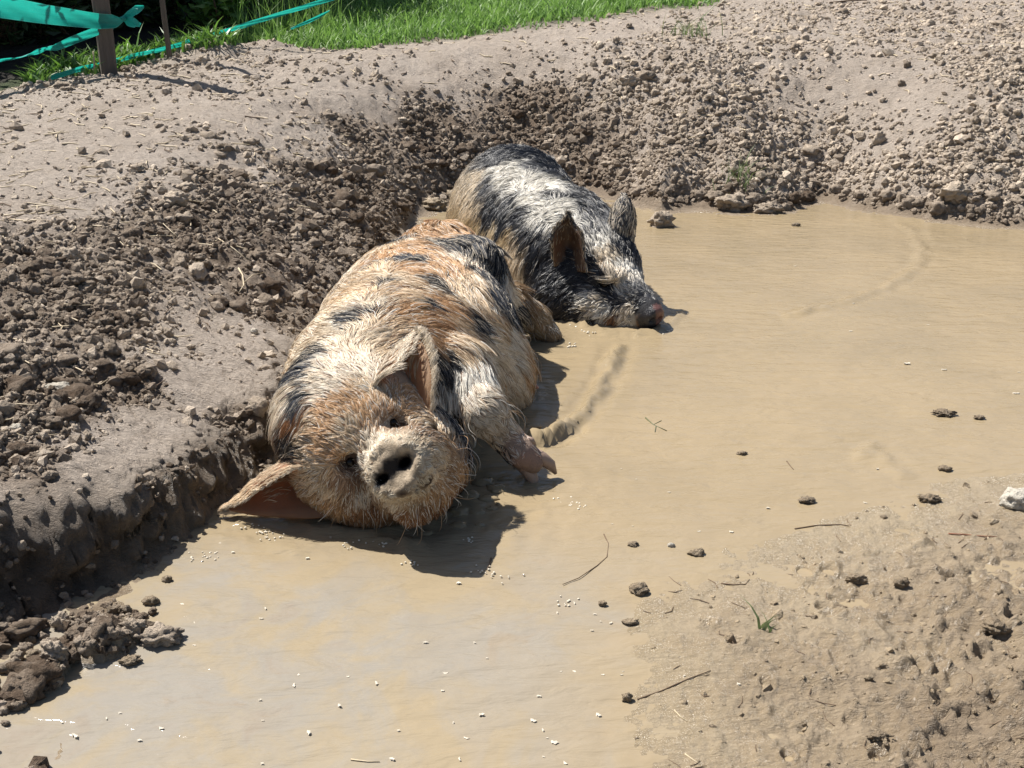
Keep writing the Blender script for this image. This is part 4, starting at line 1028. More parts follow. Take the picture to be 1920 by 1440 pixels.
    fl = [((985, 300), (930, 310)), ((960, 330), (900, 360)), ((1000, 340), (1050, 340)), ((1020, 380), (960, 400)), ((1040, 390), (1090, 380)), ((1060, 350), (1090, 370)), ((900, 360), (870, 410)), ((900, 400), (880, 450)), ((940, 400), (920, 450)), ((960, 440), (940, 490)), ((1000, 440), (980, 490)), ((1020, 480), (1000, 540)),
          ((1080, 430), (1040, 430)), ((1110, 440), (1100, 410)), ((1140, 480), (1110, 440)), ((1150, 510), (1140, 470)), ((1160, 540), (1170, 500)), ((1120, 540), (1080, 520)), ((1090, 560), (1050, 570)), ((1060, 530), (1030, 560)), ((1130, 580), (1090, 610)), ((1170, 590), (1150, 620)), ((1190, 560), (1160, 550)), ((1040, 570), (1020, 600)), ((1090, 400), (1110, 430)), ((960, 500), (960, 550))]
    fa = S.trace([a for a, b in fl]); fb = S.trace([b for a, b in fl]); fd = fb - fa; fd /= np.linalg.norm(fd, axis=1, keepdims=True) + 1e-9
    def wgt(c):
        vis = ((np.array((0, 0, CAM_H)) - c) * S.grad(c)).sum(1)
        return np.where(c[:, 2] > -.015, 1.0, 0.0) * np.where(vis > -.3, 1.0, .35)
    R, Nn = sample_mesh(V, F, 78000, wgt)
    rel = R - sn; cd = rel @ hd; dn = np.sqrt((rel ** 2).sum(1))
    keep = ~((cd > -.03) & (dn < .075)) & (np.sqrt(((R - ey) ** 2).sum(1)) > .018)
    R, Nn, dn = R[keep], Nn[keep], dn[keep]
    L = np.minimum(.020 + .036 * sstep(.15, .5, dn), .006 + .2 * np.maximum(dn - .05, 0))
    tuft = S.trace([(1150, 510)])[0]; L = L + .03 * np.exp(-(((R - tuft) ** 2).sum(1)) / .06 ** 2)
    flow = flow3d(R, fa, fd, 4.0) + 1.1 * np.stack([fbm(R[:, 0] * 13, R[:, 1] * 13 + R[:, 2] * 13, 330 + i, 3) for i in range(3)], 1)
    col = coat(R + rng.normal(0, .009, R.shape), .014, 340) * np.clip(rng.normal(1.0, .18, (len(R), 1)), .5, 1.5)
    dark = col.sum(1, keepdims=True) < .35; st = rng.random((len(R), 1))
    col = np.where(dark, np.where(st < .05, np.array(WHITE) * .8, col), np.where(st > .93, np.array(BLACK), col))
    make_hair('hair', root, M_HAIRWET, R, Nn, flow, L, .30, col, .00060 + .0004 * rng.random(len(R)), clump=.72, clump_n=2600, frizz=.2, droop=.18)
    rr, nn, ff_, ll, cc = [], [], [], [], []
    for q, (G, N) in enumerate(ears):
        nu, nv = G.shape[:2]; m = 2400
        i = rng.integers(0, nu, m); j = rng.integers(0, nv, m)
        out = G[:, nv // 2].mean(0) - (G[:, 0].mean(0) + G[:, -1].mean(0)) / 2
        nrm = N[i, j] * np.sign((N[i, j] * out).sum(1))[:, None]
        rr.append(G[i, j] + nrm * .004 + rng.normal(0, .003, (m, 3))); nn.append(nrm); ff_.append(np.gradient(G, axis=0)[i, j]); ll.append(np.full(m, .028))
        pale = rng.random((m, 1)) < (.25, .5)[q]
        cc.append(np.where(pale, np.array(PALE), np.array(BLACK) * 2))
        m = 700
        i = rng.integers(0, nu, m); j = np.where(rng.random(m) < .5, 0, nv - 1); p = G[i, j]; outw = p - G[i, nv // 2]; outw /= np.linalg.norm(outw, axis=1, keepdims=True) + 1e-6
        rr.append(p); nn.append(outw); ff_.append(np.gradient(G, axis=0)[i, j]); ll.append(np.full(m, .018)); cc.append(np.where(rng.random((m, 1)) < .5, np.array(TAN) * .7, np.array(BLACK)))
        m = 900
        i = (rng.random(m) ** 1.5 * nu * .8).astype(int); j = rng.integers(1, nv - 1, m); nrm = -N[i, j] * np.sign((N[i, j] * out).sum(1))[:, None]
        rr.append(G[i, j] + nrm * .004); nn.append(nrm); ff_.append(np.gradient(G, axis=0)[i, j]); ll.append(np.full(m, .022)); cc.append(np.where(rng.random((m, 1)) < .4, np.array(TAN) * .5, np.array(BROWN) * .4))
    R = np.concatenate(rr); f_ = np.concatenate(ff_); f_ /= np.linalg.norm(f_, axis=1, keepdims=True) + 1e-9
    make_hair('hair', root, M_HAIRWET, R, np.concatenate(nn), f_, np.concatenate(ll), .2, np.concatenate(cc) * np.clip(rng.normal(1, .2, (len(R), 1)), .5, 1.4), .0009, clump=.5, clump_n=300, frizz=.25, droop=.05)
    return S
SPOTTED_SDF = build_spotted()
#PART3
# ------------------------------------------------------------------ water
wr, wc = 320, 320
wy = np.exp(np.linspace(np.log(0.75), np.log(6.6), wr))
wu = np.linspace(-1, 1, wc)
WX = (np.tan(np.radians(28)) * wu * (1 + 0.6 * np.abs(wu) ** 7))[None, :] * (wy[:, None] + 0.25); WY = np.repeat(wy[:, None], wc, 1)
WZ = 0.008 * fbm(WX * 3.0 + .6 * fbm(WX * 2, WY * 2, 105, 2), WY * 9, 101, 3) + 0.0022 * fbm(WX * 16, WY * 34, 102, 3)
def ridge(pts, h, w, wob=0.02, seed=111, wake=0.4):
    global WZ
    P = [at_z(*p)[:2] for p in pts]
    xx = WX + wob * fbm(WX * 30, WY * 30, seed, 3) * 2; yy = WY + wob * fbm(WX * 30, WY * 30, seed + 5, 3) * 2
    d = np.full(WX.shape, 9.0)
    for a, b in zip(P[:-1], P[1:]):
        e = b - a; t = np.clip(((xx - a[0]) * e[0] + (yy - a[1]) * e[1]) / (e @ e), 0, 1)
        d = np.minimum(d, np.hypot(xx - a[0] - t * e[0], yy - a[1] - t * e[1]))
    brk = np.clip(0.72 + 1.3 * fbm(WX * 9, WY * 9, seed + 9, 3) + 1.6 * fbm(WX * 34, WY * 34, seed + 10, 3), 0.3, 1.3)
    WZ = WZ + h * np.exp(-(d / (w * (.7 + .5 * brk))) ** 2) * brk - h * wake * np.exp(-((d - 1.8 * w) / w) ** 2)
ridge([(1160, 650), (1145, 690), (1125, 728), (1095, 768), (1065, 800), (1035, 818), (1000, 826)], 0.020, 0.019)
ridge([(1060, 800), (1035, 818), (1000, 827), (975, 822)], 0.020, 0.018, seed=131)
ridge([(1025, 588), (1060, 602), (1110, 618), (1170, 628), (1230, 622), (1268, 600), (1275, 585)], 0.013, 0.013, seed=121)
ridge([(1690, 420), (1715, 440), (1730, 470), (1720, 500), (1660, 540), (1570, 570), (1480, 590)], 0.009, 0.020, 0.02, seed=141)
ridge([(1620, 860), (1630, 835), (1660, 870), (1700, 890)], 0.006, 0.02, seed=151)
ridge([(430, 985), (490, 972), (560, 985), (640, 1000), (720, 1010), (790, 1025)], 0.008, 0.016, seed=161)
ridge([(400, 1010), (470, 1018), (560, 1030), (640, 1022)], 0.005, 0.02, seed=171)
for cx, cy, r in [(905, 1115, 14), (850, 1250, 12), (890, 1178, 18), (1095, 1345, 10), (1060, 1100, 16), (960, 1160, 12), (1080, 1270, 10)]:
    p = at_z(cx, cy); R = px_size(p, r); d = np.hypot(WX - p[0], WY - p[1])
    for m in (1, 1.8, 2.6): WZ = WZ + 0.0011 / m * np.exp(-((d - R * m) / (0.22 * R)) ** 2)
BODY_D = np.minimum(GINGER_SDF(WX, WY, np.zeros_like(WX)), SPOTTED_SDF(WX, WY, np.zeros_like(WX)))
_bd = BODY_D + .02 * fbm(WX * 14, WY * 14, 183, 3)
WZ = WZ + .007 * np.exp(-((_bd - .012) / .018) ** 2) + .0022 * np.cos(_bd * 2 * math.pi / .055) * np.exp(-np.maximum(_bd, 0) / .10) * (_bd > 0)
_ch = np.exp(-((WX + .02) / .16) ** 2 - ((WY - 2.27) / .13) ** 2)           # churned water under the chin and foreleg
WZ = WZ + _ch * (.020 * np.abs(fbm(WX * 14, WY * 14, 185, 4, .6)) + .012 * fbm(WX * 30, WY * 30, 186, 3))
SHAL = np.clip(sstep(2.35, 1.9, WY + 0.35 * fbm(WX * 2, WY * 2, 181, 3)) * 0.95 + 0.0, 0, 1)
# silt lumps just breaking through in the near shallows
wl = 0.012 * np.maximum(0, fbm(WX * 5 + 2, WY * 8, 191, 4, 0.6) - 0.10) * sstep(2.2, 1.8, WY)
_s = base_height(WX, WY)[1]
EDG = np.exp(np.minimum(_s, 0) / 0.26) * (WX > -0.2) * (WY < 3.2)
me = mesh_np('water', np.stack([WX, WY, WZ + wl], -1).reshape(-1, 3), grid_faces(wr, wc), [M_WATER], True, {'shallow': SHAL.ravel(), 'edge': EDG.ravel()})
water = link('water', me); tag(water, kind='structure')
# ------------------------------------------------------------------ loose earth
def ico(sub):
    t = (1 + 5 ** .5) / 2
    V = [(-1, t, 0), (1, t, 0), (-1, -t, 0), (1, -t, 0), (0, -1, t), (0, 1, t), (0, -1, -t), (0, 1, -t), (t, 0, -1), (t, 0, 1), (-t, 0, -1), (-t, 0, 1)]
    F = [(0, 11, 5), (0, 5, 1), (0, 1, 7), (0, 7, 10), (0, 10, 11), (1, 5, 9), (5, 11, 4), (11, 10, 2), (10, 7, 6), (7, 1, 8), (3, 9, 4), (3, 4, 2), (3, 2, 6), (3, 6, 8), (3, 8, 9), (4, 9, 5), (2, 4, 11), (6, 2, 10), (8, 6, 7), (9, 8, 1)]
    V = [np.array(v) / np.linalg.norm(v) for v in V]
    for _ in range(sub):
        c, nf = {}, []
        def mid(a, b):
            k = (min(a, b), max(a, b))
            if k not in c:
                m = V[a] + V[b]; V.append(m / np.linalg.norm(m)); c[k] = len(V) - 1
            return c[k]
        for a, b, d in F:
            x, y, z = mid(a, b), mid(b, d), mid(d, a)
            nf += [(a, x, z), (b, y, x), (d, z, y), (x, y, z)]
        F = nf
    return np.array(V), np.array(F)
I0, F0 = ico(0); I1, F1 = ico(1); I2, F2 = ico(2); I3, F3 = ico(3)
def lump(V, seed, rough=.35, flat=.75, f=2.2):
    o = seed * 3.17
    n = fbm(V[:, 0] * f + o, V[:, 1] * f + V[:, 2] * f * .7 + o, seed, 4, .6) + fbm(V[:, 2] * f * 1.3 + o, V[:, 0] * f + V[:, 1] * f - o, seed + 50, 4, .6)
    q = V * (1 + rough * 2.2 * n)[:, None]
    r = np.random.default_rng(seed)
    q = q * np.array((1, r.uniform(.6, 1.0), flat * r.uniform(.8, 1.15)))
    return q
LUMPS = [lump(I1, k, .42, .8, 1.6) for k in range(24)]
LUMPS0 = [lump(I0, 80 + k, .55, .8, 1.3) for k in range(40)]
LUMPS2 = [lump(I2, 40 + k, .52, .8, 2.6) for k in range(24)]
def scatter(name, n, prob, size, parent=None, mat=M_CLOD, ymax=9.0, sink=.25, shapes=LUMPS0, faces=F0, tint=None, ymin=.85, smooth=False):
    """n small lumps lying on the built ground where prob(x, y) allows"""
    xs, ysv = [], []
    need = n
    while need > 0:
        m = n * 3
        yy = np.exp(rng.uniform(np.log(ymin), np.log(ymax), m)); xx = rng.uniform(-.60, .60, m) * (yy + .3)
        k = rng.random(m) < prob(xx, yy)
        xx, yy = xx[k][:need], yy[k][:need]
        xs.append(xx); ysv.append(yy); need -= len(xx)
        if len(xx) == 0: break
    x, y = np.concatenate(xs), np.concatenate(ysv); n = len(x)
    s = size(n, x, y)
    z = ground_z(x, y) + s * (1 - 2 * sink) * .6
    nv = len(shapes[0])
    out = np.zeros((n, nv, 3), np.float32)
    th = rng.random(n) * 6.283; tl = rng.normal(0, .35, n)
    for i in range(n):
        q = shapes[i % len(shapes)] * s[i]
        c, sn = math.cos(th[i]), math.sin(th[i]); ct, st = math.cos(tl[i]), math.sin(tl[i])
        xq, yq, zq = q[:, 0] * c - q[:, 1] * sn, q[:, 0] * sn + q[:, 1] * c, q[:, 2]
        out[i, :, 0] = x[i] + xq; out[i, :, 1] = y[i] + yq * ct - zq * st; out[i, :, 2] = z[i] + yq * st + zq * ct
    F = (faces[None] + (np.arange(n) * nv)[:, None, None]).reshape(-1, 3)
    base = tint(n, x, y) if tint is not None else np.zeros(n)
    tv = np.repeat(np.clip(base + rng.normal(0, .16, n) + np.where(rng.random(n) < .16, .45, 0), -.4, 1.1), nv)
    o = link(name, mesh_np(name, out.reshape(-1, 3), F, [mat], smooth, {'tint': tv}), parent)
    return o
def pig_free(x, y):
    return 1 - ((np.hypot((x + .27) / .36, (y - 3.05) / .68) < 1) | (np.hypot((x + .31) / .22, (y - 2.35) / .25) < 1) | (np.hypot((x - .06) / .31, (y - 4.55) / .6) < 1) | (np.hypot((x - .27) / .22, (y - 3.9) / .35) < 1))
def pr_clod(x, y):
    return np.clip(field('clod', x, y) ** 2.2 * (ground_z(x, y) > .004), 0, 1) * pig_free(x, y)
tintd = lambda n, x, y: (field('dry', x, y) - .38) * .85
o = scatter('soil_crumbs', 32000, pr_clod, lambda n, x, y: np.clip(np.exp(rng.normal(np.log(.0050), .55, n)) * (0.75 + .10 * y), .0025, .022), sink=.36, tint=tintd)
tag(o, kind='stuff')
o = scatter('soil_clods', 1700, pr_clod, lambda n, x, y: np.clip(np.exp(rng.normal(np.log(.0115), .38, n)) * (0.80 + .07 * y), .007, .028), shapes=LUMPS2, faces=F2, sink=.3, smooth=True, tint=tintd)
tag(o, kind='stuff')
o = scatter('slope_crumbs', 13000, pr_clod, lambda n, x, y: np.clip(np.exp(rng.normal(np.log(.0095), .5, n)), .005, .035), ymin=4.2, sink=.36, tint=tintd)
tag(o, kind='stuff')
LUMPS3 = [lump(I2, 140 + k, .45, .55, 1.9) for k in range(12)]
o = scatter('soil_crusts', 330, pr_clod, lambda n, x, y: np.clip(np.exp(rng.normal(np.log(.030), .35, n)) * (0.80 + .06 * y), .018, .065), shapes=LUMPS3, faces=F2, sink=.55, smooth=True, tint=lambda n, x, y: tintd(n, x, y) - .25)
tag(o, kind='stuff')
# crumbs lying about on the smooth dry ground and on the wet flat
o = scatter('dirt_crumbs', 700, lambda x, y: np.where((field('sp', x, y) > .1) & (field('grass', x, y) < .5), .35, 0) * pig_free(x, y), lambda n, x, y: np.clip(np.exp(rng.normal(np.log(.006), .5, n)) * (0.6 + .12 * y), .003, .02), tint=tintd, sink=.3)
tag(o, kind='stuff')
o = scatter('mud_crumbs', 1000, lambda x, y: ((x > .1) & (y < 3.2) & (ground_z(x, y) > .001)) * np.clip(.2 + .8 * sstep(.2, 1.0, x + (1.9 - y) * .6), 0, 1), lambda n, x, y: np.clip(np.exp(rng.normal(np.log(.0042), .5, n)), .0018, .013), mat=M_CLODWET, sink=.55, tint=lambda n, x, y: .35 + rng.random(n) * .5)
tag(o, kind='stuff')
o = scatter('bank_crumbs', 260, lambda x, y: ((field('sp', x, y) > -.02) & (field('sp', x, y) < .10) & (x < -.2) & (y < 3.0)) * pig_free(x, y), lambda n, x, y: np.clip(np.exp(rng.normal(np.log(.006), .5, n)), .003, .02), sink=.45, tint=lambda n, x, y: rng.random(n) * .2 - .25)
tag(o, kind='stuff')
# litter of dead stalks on the dry ground
def straws(name, n, prob, L, mat, w=.0016, ymax=9, curve=.25):
    V, F = [], []
    k = 0
    while k < n:
        y = math.exp(rng.uniform(math.log(1.0), math.log(ymax))); x = rng.uniform(-.58, .58) * (y + .3)
        if rng.random() > float(prob(np.array([x]), np.array([y]))[0]): continue
        z = float(ground_z(x, y)); l = L * rng.uniform(.4, 1.5); th = rng.uniform(0, math.pi)
        a = np.array((math.cos(th), math.sin(th), 0)); p = np.array((x, y, z + .004)); b = np.cross(a, (0, 0, 1))
        c = rng.normal(0, curve) * l; ww = w * (0.6 + .22 * y)
        pts = [p - a * l / 2, p + b * c * .5, p + a * l / 2]
        pts = [np.array((q[0], q[1], min(max(float(ground_z(q[0], q[1])), z - .006), z + .008) + (.001 if name == 'mud_litter' else .004))) for q in pts]
        v, f = tube(pts, [ww, ww, ww * .5], 4, False)
        F += [[i + len(V) for i in q] for q in f]; V += v; k += 1
    o = link(name, mesh_np(name, V, F, [mat], True)); tag(o, kind='stuff'); return o
straws('straw_litter', 700, lambda x, y: np.where((field('sp', x, y) > .35) & (field('grass', x, y) < .6), .9, 0) * pig_free(x, y), .07, M_STRAW)
straws('root_litter', 200, lambda x, y: np.where((field('sp', x, y) > .3) & (field('grass', x, y) < .6), .9, 0) * pig_free(x, y), .06, M_TWIG)
straws('mud_litter', 130, lambda x, y: ((x > .1) & (y < 3.0) & (ground_z(x, y) > .0)) * .9, .03, M_TWIG, .001, 3.0)

# ------------------------------------------------------------------ single stones and lumps that can be pointed at
def single(name, label, cat, px, py, wpx, mat, seed, flat=.7, tint=.35, group=None, sink=.3, rough=.35, asp=1.0):
    p = ghit(px, py); r = px_size(p, wpx) / 2
    rough = rough * (.5 if mat is M_STONE else 1)
    B, BF = (I3, F3) if (wpx > 40 or seed < 206) else (I2, F2)
    q = lump(B, seed, rough * 1.25, flat, 3.0)
    q = q * (1 + .22 * fbm(B[:, 0] * 6 + seed, B[:, 1] * 7 + B[:, 2] * 5, seed, 3))[:, None]
    q = q / max(np.ptp(q[:, 0]), 1e-6) * 2 * r; q[:, 1] *= asp
    me = mesh_np(name, q, BF, [mat], True, {'tint': np.clip(np.full(len(q), tint * .7) + .25 * fbm(q[:, 0] * 90, q[:, 1] * 90, seed, 3), 0, 1)})
    o = link(name, me, None, (p[0], p[1], p[2] + np.ptp(q[:, 2]) * (.5 - sink)))
    tag(o, label, cat, group); return o
ST = [
 ('stone', 'bright white stone at the right end of the wet mud flat', 'stone', 1908, 948, 62, M_STONE, 201, .8, .9),
 ('stone', 'flat whitish stone on the dark clods beside the smooth ledge', 'stone', 110, 735, 52, M_STONE, 202, .45, .45),
 ('stone', 'small white square stone on the left clods below the flat whitish stone', 'stone', 32, 808, 24, M_STONE, 203, .8, .7),
 ('pebble', 'white pebble lying on the bank just left of the ginger pig', 'pebble', 477, 625, 16, M_STONE, 204, .7, .9),
 ('mud_boulder', 'largest tan lump of earth in the far bank above the right water edge', 'mud lump', 1790, 372, 62, M_CLOD, 205, .8, .9),
 ('mud_clod', 'crumbly mud clump standing in the water right of the spotted pig', 'mud clod', 1238, 424, 54, M_CLOD, 206, .9, .65),
 ('mud_clod', 'pale dry lump on the left slope at the border of dry and dark earth', 'mud clod', 132, 488, 48, M_CLOD, 207, .8, .95),
 ('mud_clod', 'pale lump beside straw stalks in the middle of the left slope', 'mud clod', 330, 383, 56, M_CLOD, 208, .6, .95),
 ('mud_clod', 'round dark brown lump high on the slope left of the spotted pig', 'mud clod', 500, 415, 34, M_CLOD, 209, 1.0, .15),
 ('mud_clod', 'pale lump casting a dark shadow in the middle of the dark left clods', 'mud clod', 234, 632, 28, M_CLOD, 210, .9, .85),
 ('mud_clod', 'tallest pale clod at the foot of the cut bank', 'mud clod', 118, 1178, 42, M_CLOD, 211, 1.3, .75),
 ('mud_clod', 'broad rounded clod directly below the tallest pale clod', 'mud clod', 104, 1234, 50, M_CLOD, 212, 1.0, .6),
 ('mud_clod', 'wide clod at the tip of the debris spit by the water', 'mud clod', 300, 1203, 84, M_CLOD, 213, .5, .55),
 ('mud_clod', 'clod behind the wide clod on the debris spit', 'mud clod', 255, 1190, 54, M_CLOD, 214, .8, .6),
 ('mud_clod', 'dark clod alone in the pale puddle beside the debris spit', 'mud clod', 246, 1242, 44, M_CLODWET, 215, .6, .5),
 ('mud_clod', 'small clod in the shaded water nearest the cut bank corner', 'mud clod', 314, 1090, 22, M_CLODWET, 216, .8, .4),
 ('mud_clod', 'small clod in the shaded water just above the debris spit', 'mud clod', 285, 1134, 32, M_CLODWET, 217, .8, .5),
 ('mud_clod', 'dark wet lump rising from the shallow water at the edge of the flat, largest there', 'mud clod', 1197, 1110, 40, M_CLODWET, 218, .6, .5),
 ('mud_clod', 'small dark lump in the water just below the largest dark wet lump', 'mud clod', 1130, 1136, 17, M_CLODWET, 219, .8, .3),
 ('mud_clod', 'grey clump where water meets mud beside the white husks', 'mud clod', 1182, 1170, 34, M_CLODWET, 220, .5, .6),
 ('mud_clod', 'dark lump on the flat beside the small white pebble', 'mud clod', 1305, 1042, 34, M_CLODWET, 221, .6, .5),
 ('pebble', 'small white pebble on the shore of the flat next to a dark lump', 'pebble', 1258, 1026, 16, M_STONE, 222, .8, .8),
 ('mud_clod', 'dark lump in the water left of the small white pebble', 'mud clod', 1187, 1024, 22, M_CLODWET, 223, .6, .4),
 ('mud_clod', 'upright lump at the end of the thin submerged ridge', 'mud clod', 1176, 1316, 22, M_CLODWET, 224, 1.3, .5),
 ('mud_clod', 'dark clump of mud and roots on the flat left of the bright white stone', 'mud clod', 1742, 940, 44, M_CLODWET, 225, .5, .25),
 ('mud_clod', 'long low dark clump at the far corner of the flat', 'mud clod', 1512, 941, 34, M_CLODWET, 226, .4, .25),
 ('mud_clod', 'dark clump floating on the water near the right edge, the larger of two', 'mud clod', 1768, 777, 46, M_CLODWET, 227, .3, .2),
 ('mud_clod', 'dark clump floating on the water near the right edge, the smaller of two', 'mud clod', 1836, 784, 22, M_CLODWET, 228, .35, .2),
 ('mud_clod', 'tiny clump floating alone in the middle of the pool', 'mud clod', 1391, 852, 22, M_CLODWET, 229, .5, .6),
 ('mud_clod', 'dark lump beside the paired trotter prints in the middle of the flat', 'mud clod', 1605, 1092, 44, M_CLODWET, 230, .6, .45),
 ('mud_clod', 'dark lump in a round print right of the paired trotter prints', 'mud clod', 1688, 1100, 32, M_CLODWET, 231, .6, .25),
 ('mud_clod', 'ridge of dark mud above the deep twin prints on the right', 'mud clod', 1862, 1190, 52, M_CLODWET, 232, .5, .3),
 ('mud_clod', 'dark glossy lump near the bottom edge of the flat', 'mud clod', 1648, 1386, 50, M_CLODWET, 233, .5, .2),
 ('mud_clod', 'dark clump above the white glints in the water by the far corner of the flat', 'mud clod', 1772, 882, 28, M_CLODWET, 234, .5, .2),
 ('mud_clod', 'small clod fallen in the water below the far bank', 'mud clod', 1492, 424, 18, M_CLODWET, 235, .6, .5),
 ('mud_clod', 'wet mud heap against the bank behind the ginger pig rump', 'mud clod', 815, 392, 62, M_CLODWET, 236, .6, .9),
 ('mud_clod', 'wet mud lump between the ginger pig rump and the spotted pig', 'mud clod', 850, 372, 40, M_CLODWET, 237, .7, .8),
 ('mud_clod', 'overhanging lump at the far water edge right of the spotted pig ear', 'mud clod', 1375, 392, 74, M_CLOD, 238, .5, .5),
 ('mud_clod', 'overhanging lump at the far water edge directly above the pool corner', 'mud clod', 1440, 398, 60, M_CLOD, 239, .5, .5),
 ('mud_clod', 'earth lump on top of the dirt mound behind the thin stake', 'mud clod', 352, 94, 22, M_CLOD, 240, .9, .7),
 ('mud_clod', 'light stone like lump in the middle of the far slope', 'mud clod', 1648, 268, 26, M_CLOD, 241, 1.2, .95),
 ('mud_clod', 'pale lump on the far slope straight above the spotted pig', 'mud clod', 1178, 160, 44, M_CLOD, 242, .7, .95),
 ('mud_clod', 'dark round clod on the smooth pale patch, higher one', 'mud clod', 1700, 126, 13, M_CLOD, 243, .9, .0),
 ('mud_clod', 'dark round clod on the smooth pale patch, lower one', 'mud clod', 1690, 160, 15, M_CLOD, 244, .9, .0),
 ('pebble', 'grey pebble on the wet mud near the bottom right', 'pebble', 1628, 1278, 18, M_CLODWET, 245, .7, .8),
 ('pebble', 'flat grey pebble left of the round grey pebble', 'pebble', 1655, 1252, 18, M_CLODWET, 246, .6, .7),
]
for s in ST:
    g_ = {'mud_clod': 'single clods lying round the pool', 'stone': 'pale stones', 'pebble': 'small pebbles'}.get(s[0])
    single(*s[:7], s[7], flat=s[8], tint=s[9], group=g_, asp=.8)
# loose clods of the debris spit and shore, each its own
ORD = ['first', 'second', 'third', 'fourth', 'fifth', 'sixth', 'seventh', 'eighth', 'ninth', 'tenth', 'eleventh', 'twelfth', 'thirteenth', 'fourteenth', 'fifteenth', 'sixteenth', 'seventeenth', 'eighteenth', 'nineteenth', 'twentieth', 'twenty first', 'twenty second', 'twenty third', 'twenty fourth', 'twenty fifth', 'twenty sixth']
L1 = []
for i in range(24):
    px = 15 + i * 10 + rng.uniform(-5, 5)
    py = np.interp(px, [0, 130, 330], [1215, 1165, 1120]) + (rng.uniform(0, 65))
    if py > np.interp(px, [0, 60, 130, 200, 330], [1440, 1380, 1290, 1235, 1210]): py -= 50
    L1.append((px, py))
for i, (px, py) in enumerate(sorted(L1)):
    single('mud_clod', ORD[i] + ' clod from the left along the spit of crumbs below the cut bank', 'mud clod', px, py, rng.uniform(16, 34), M_CLOD if rng.random() < .7 else M_CLODWET, 300 + i, flat=.85, tint=rng.uniform(.0, .35), group='clods heaped below the cut bank', asp=.85)
L1 = sorted([(rng.uniform(0, 80) , 0) for i in range(9)])
for i, (px, _) in enumerate(L1):
    py = rng.uniform(1270, np.interp(px, [0, 60, 130], [1400, 1330, 1280]) - 5)
    single('mud_clod', ORD[i] + ' clod from the left on the crumbly shore at the lower left corner', 'mud clod', px, py, rng.uniform(14, 34), M_CLOD, 340 + i, flat=.85, tint=rng.uniform(.0, .35), group='clods on the near left shore', asp=.85)
L1 = []
for i in range(26):
    px = 1195 + i * 28 + rng.uniform(-10, 10); L1.append((px, np.interp(px, [1185, 1300, 1475, 1540, 1700, 1900], [378, 392, 398, 374, 406, 428]) - rng.uniform(2, 36)))
for i, (px, py) in enumerate(sorted(L1)):
    single('mud_clod', ORD[i] + ' tan clod from the left along the foot of the far bank', 'mud clod', px, py, rng.uniform(16, 40), M_CLOD, 400 + i, flat=.75, sink=.45, tint=rng.uniform(-.1, .3), group='clods along the foot of the far bank', asp=.85)

# ------------------------------------------------------------------ twigs, stalks, husks on water and mud
def twig(label, cat, pxs, wpx, mat=M_TWIG, group=None, lift=.0008, name='twig', forks=()):
    def pt(q): p = ghit(*q); return np.array((p[0], p[1], p[2] + lift))
    pts = [pt(q) for q in pxs]; r = px_size(pts[0], wpx * .68) / 2
    V, F = tube(pts, [r * (1 - .5 * i / (len(pts) - 1)) for i in range(len(pts))], 6)
    for fk in forks:
        v, f = tube([pt(q) for q in fk], [r * .7, r * .5, r * .3][:len(fk)], 5)
        F += [[i + len(V) for i in q] for q in f]; V += v
    o = link(name, mesh_np(name, V, F, [mat], True)); return tag(o, label, cat, group)
twig('thin curved twig standing out of the shallow water at the edge of the flat', 'twig', [(1132, 1004), (1141, 1022), (1138, 1046), (1120, 1062), (1085, 1085), (1055, 1098)], 4)
twig('short black twig on the water below the ginger pig shadow', 'twig', [(921, 1048), (918, 1060), (914, 1070)], 6)
twig('reddish twig lying across the flat left of the white stone', 'twig', [(1778, 1003), (1805, 1004), (1835, 1007), (1868, 1010)], 4, mat_simple('red_bark', (.20, .07, .03), .7))
twig('thin dark stick bedded in the mud like a ridge near the bottom of the flat', 'twig', [(1195, 1312), (1240, 1296), (1290, 1274), (1332, 1262)], 5)
twig('pale straw piece on the shallow mud near the bottom', 'straw', [(1264, 1333), (1275, 1344), (1288, 1353)], 4, M_STRAW, name='straw')
twig('long pale straw floating at the bottom edge of the pool', 'straw', [(658, 1427), (690, 1429), (712, 1431)], 4, M_STRAW, name='straw')
twig('pale straw sliver at the bottom edge beside the flat', 'straw', [(1284, 1418), (1300, 1428), (1312, 1435)], 4, M_STRAW, name='straw')
twig('long pale straw lying on the left slope', 'straw', [(283, 398), (305, 425), (322, 442), (338, 456)], 3, M_STRAW, lift=.014, name='straw')
twig('forked bleached root on the slope left of the ginger pig', 'root', [(448, 512), (456, 526), (458, 545), (450, 556)], 5, M_STRAW, lift=.016, name='root', forks=[[(457, 540), (475, 524), (500, 521)]])
twig('long thin straw on the slope above the forked root', 'straw', [(410, 455), (440, 475), (470, 500)], 3, M_STRAW, lift=.014, name='straw')
twig('small floating leafy sprig in the middle of the pool', 'twig', [(1210, 785), (1225, 798), (1250, 808)], 4, mat_simple('green_sprig', (.10, .11, .05), .6), forks=[[(1225, 798), (1240, 790)], [(1230, 800), (1228, 812)]])
twig('tiny hooked twig on the water right of the pool middle', 'twig', [(1475, 866), (1482, 876), (1488, 882)], 4)
twig('dark twig on the far corner of the flat with mud crumbs', 'twig', [(1490, 992), (1530, 987), (1575, 985), (1592, 988)], 4)
twig('thin root on the flat below the first dark lump', 'root', [(1352, 1096), (1375, 1099), (1398, 1097), (1405, 1088)], 4, name='root')
twig('thin dark stick high on the far slope near the picture top', 'twig', [(1555, 8), (1590, 4), (1625, 3)], 5, lift=.01)

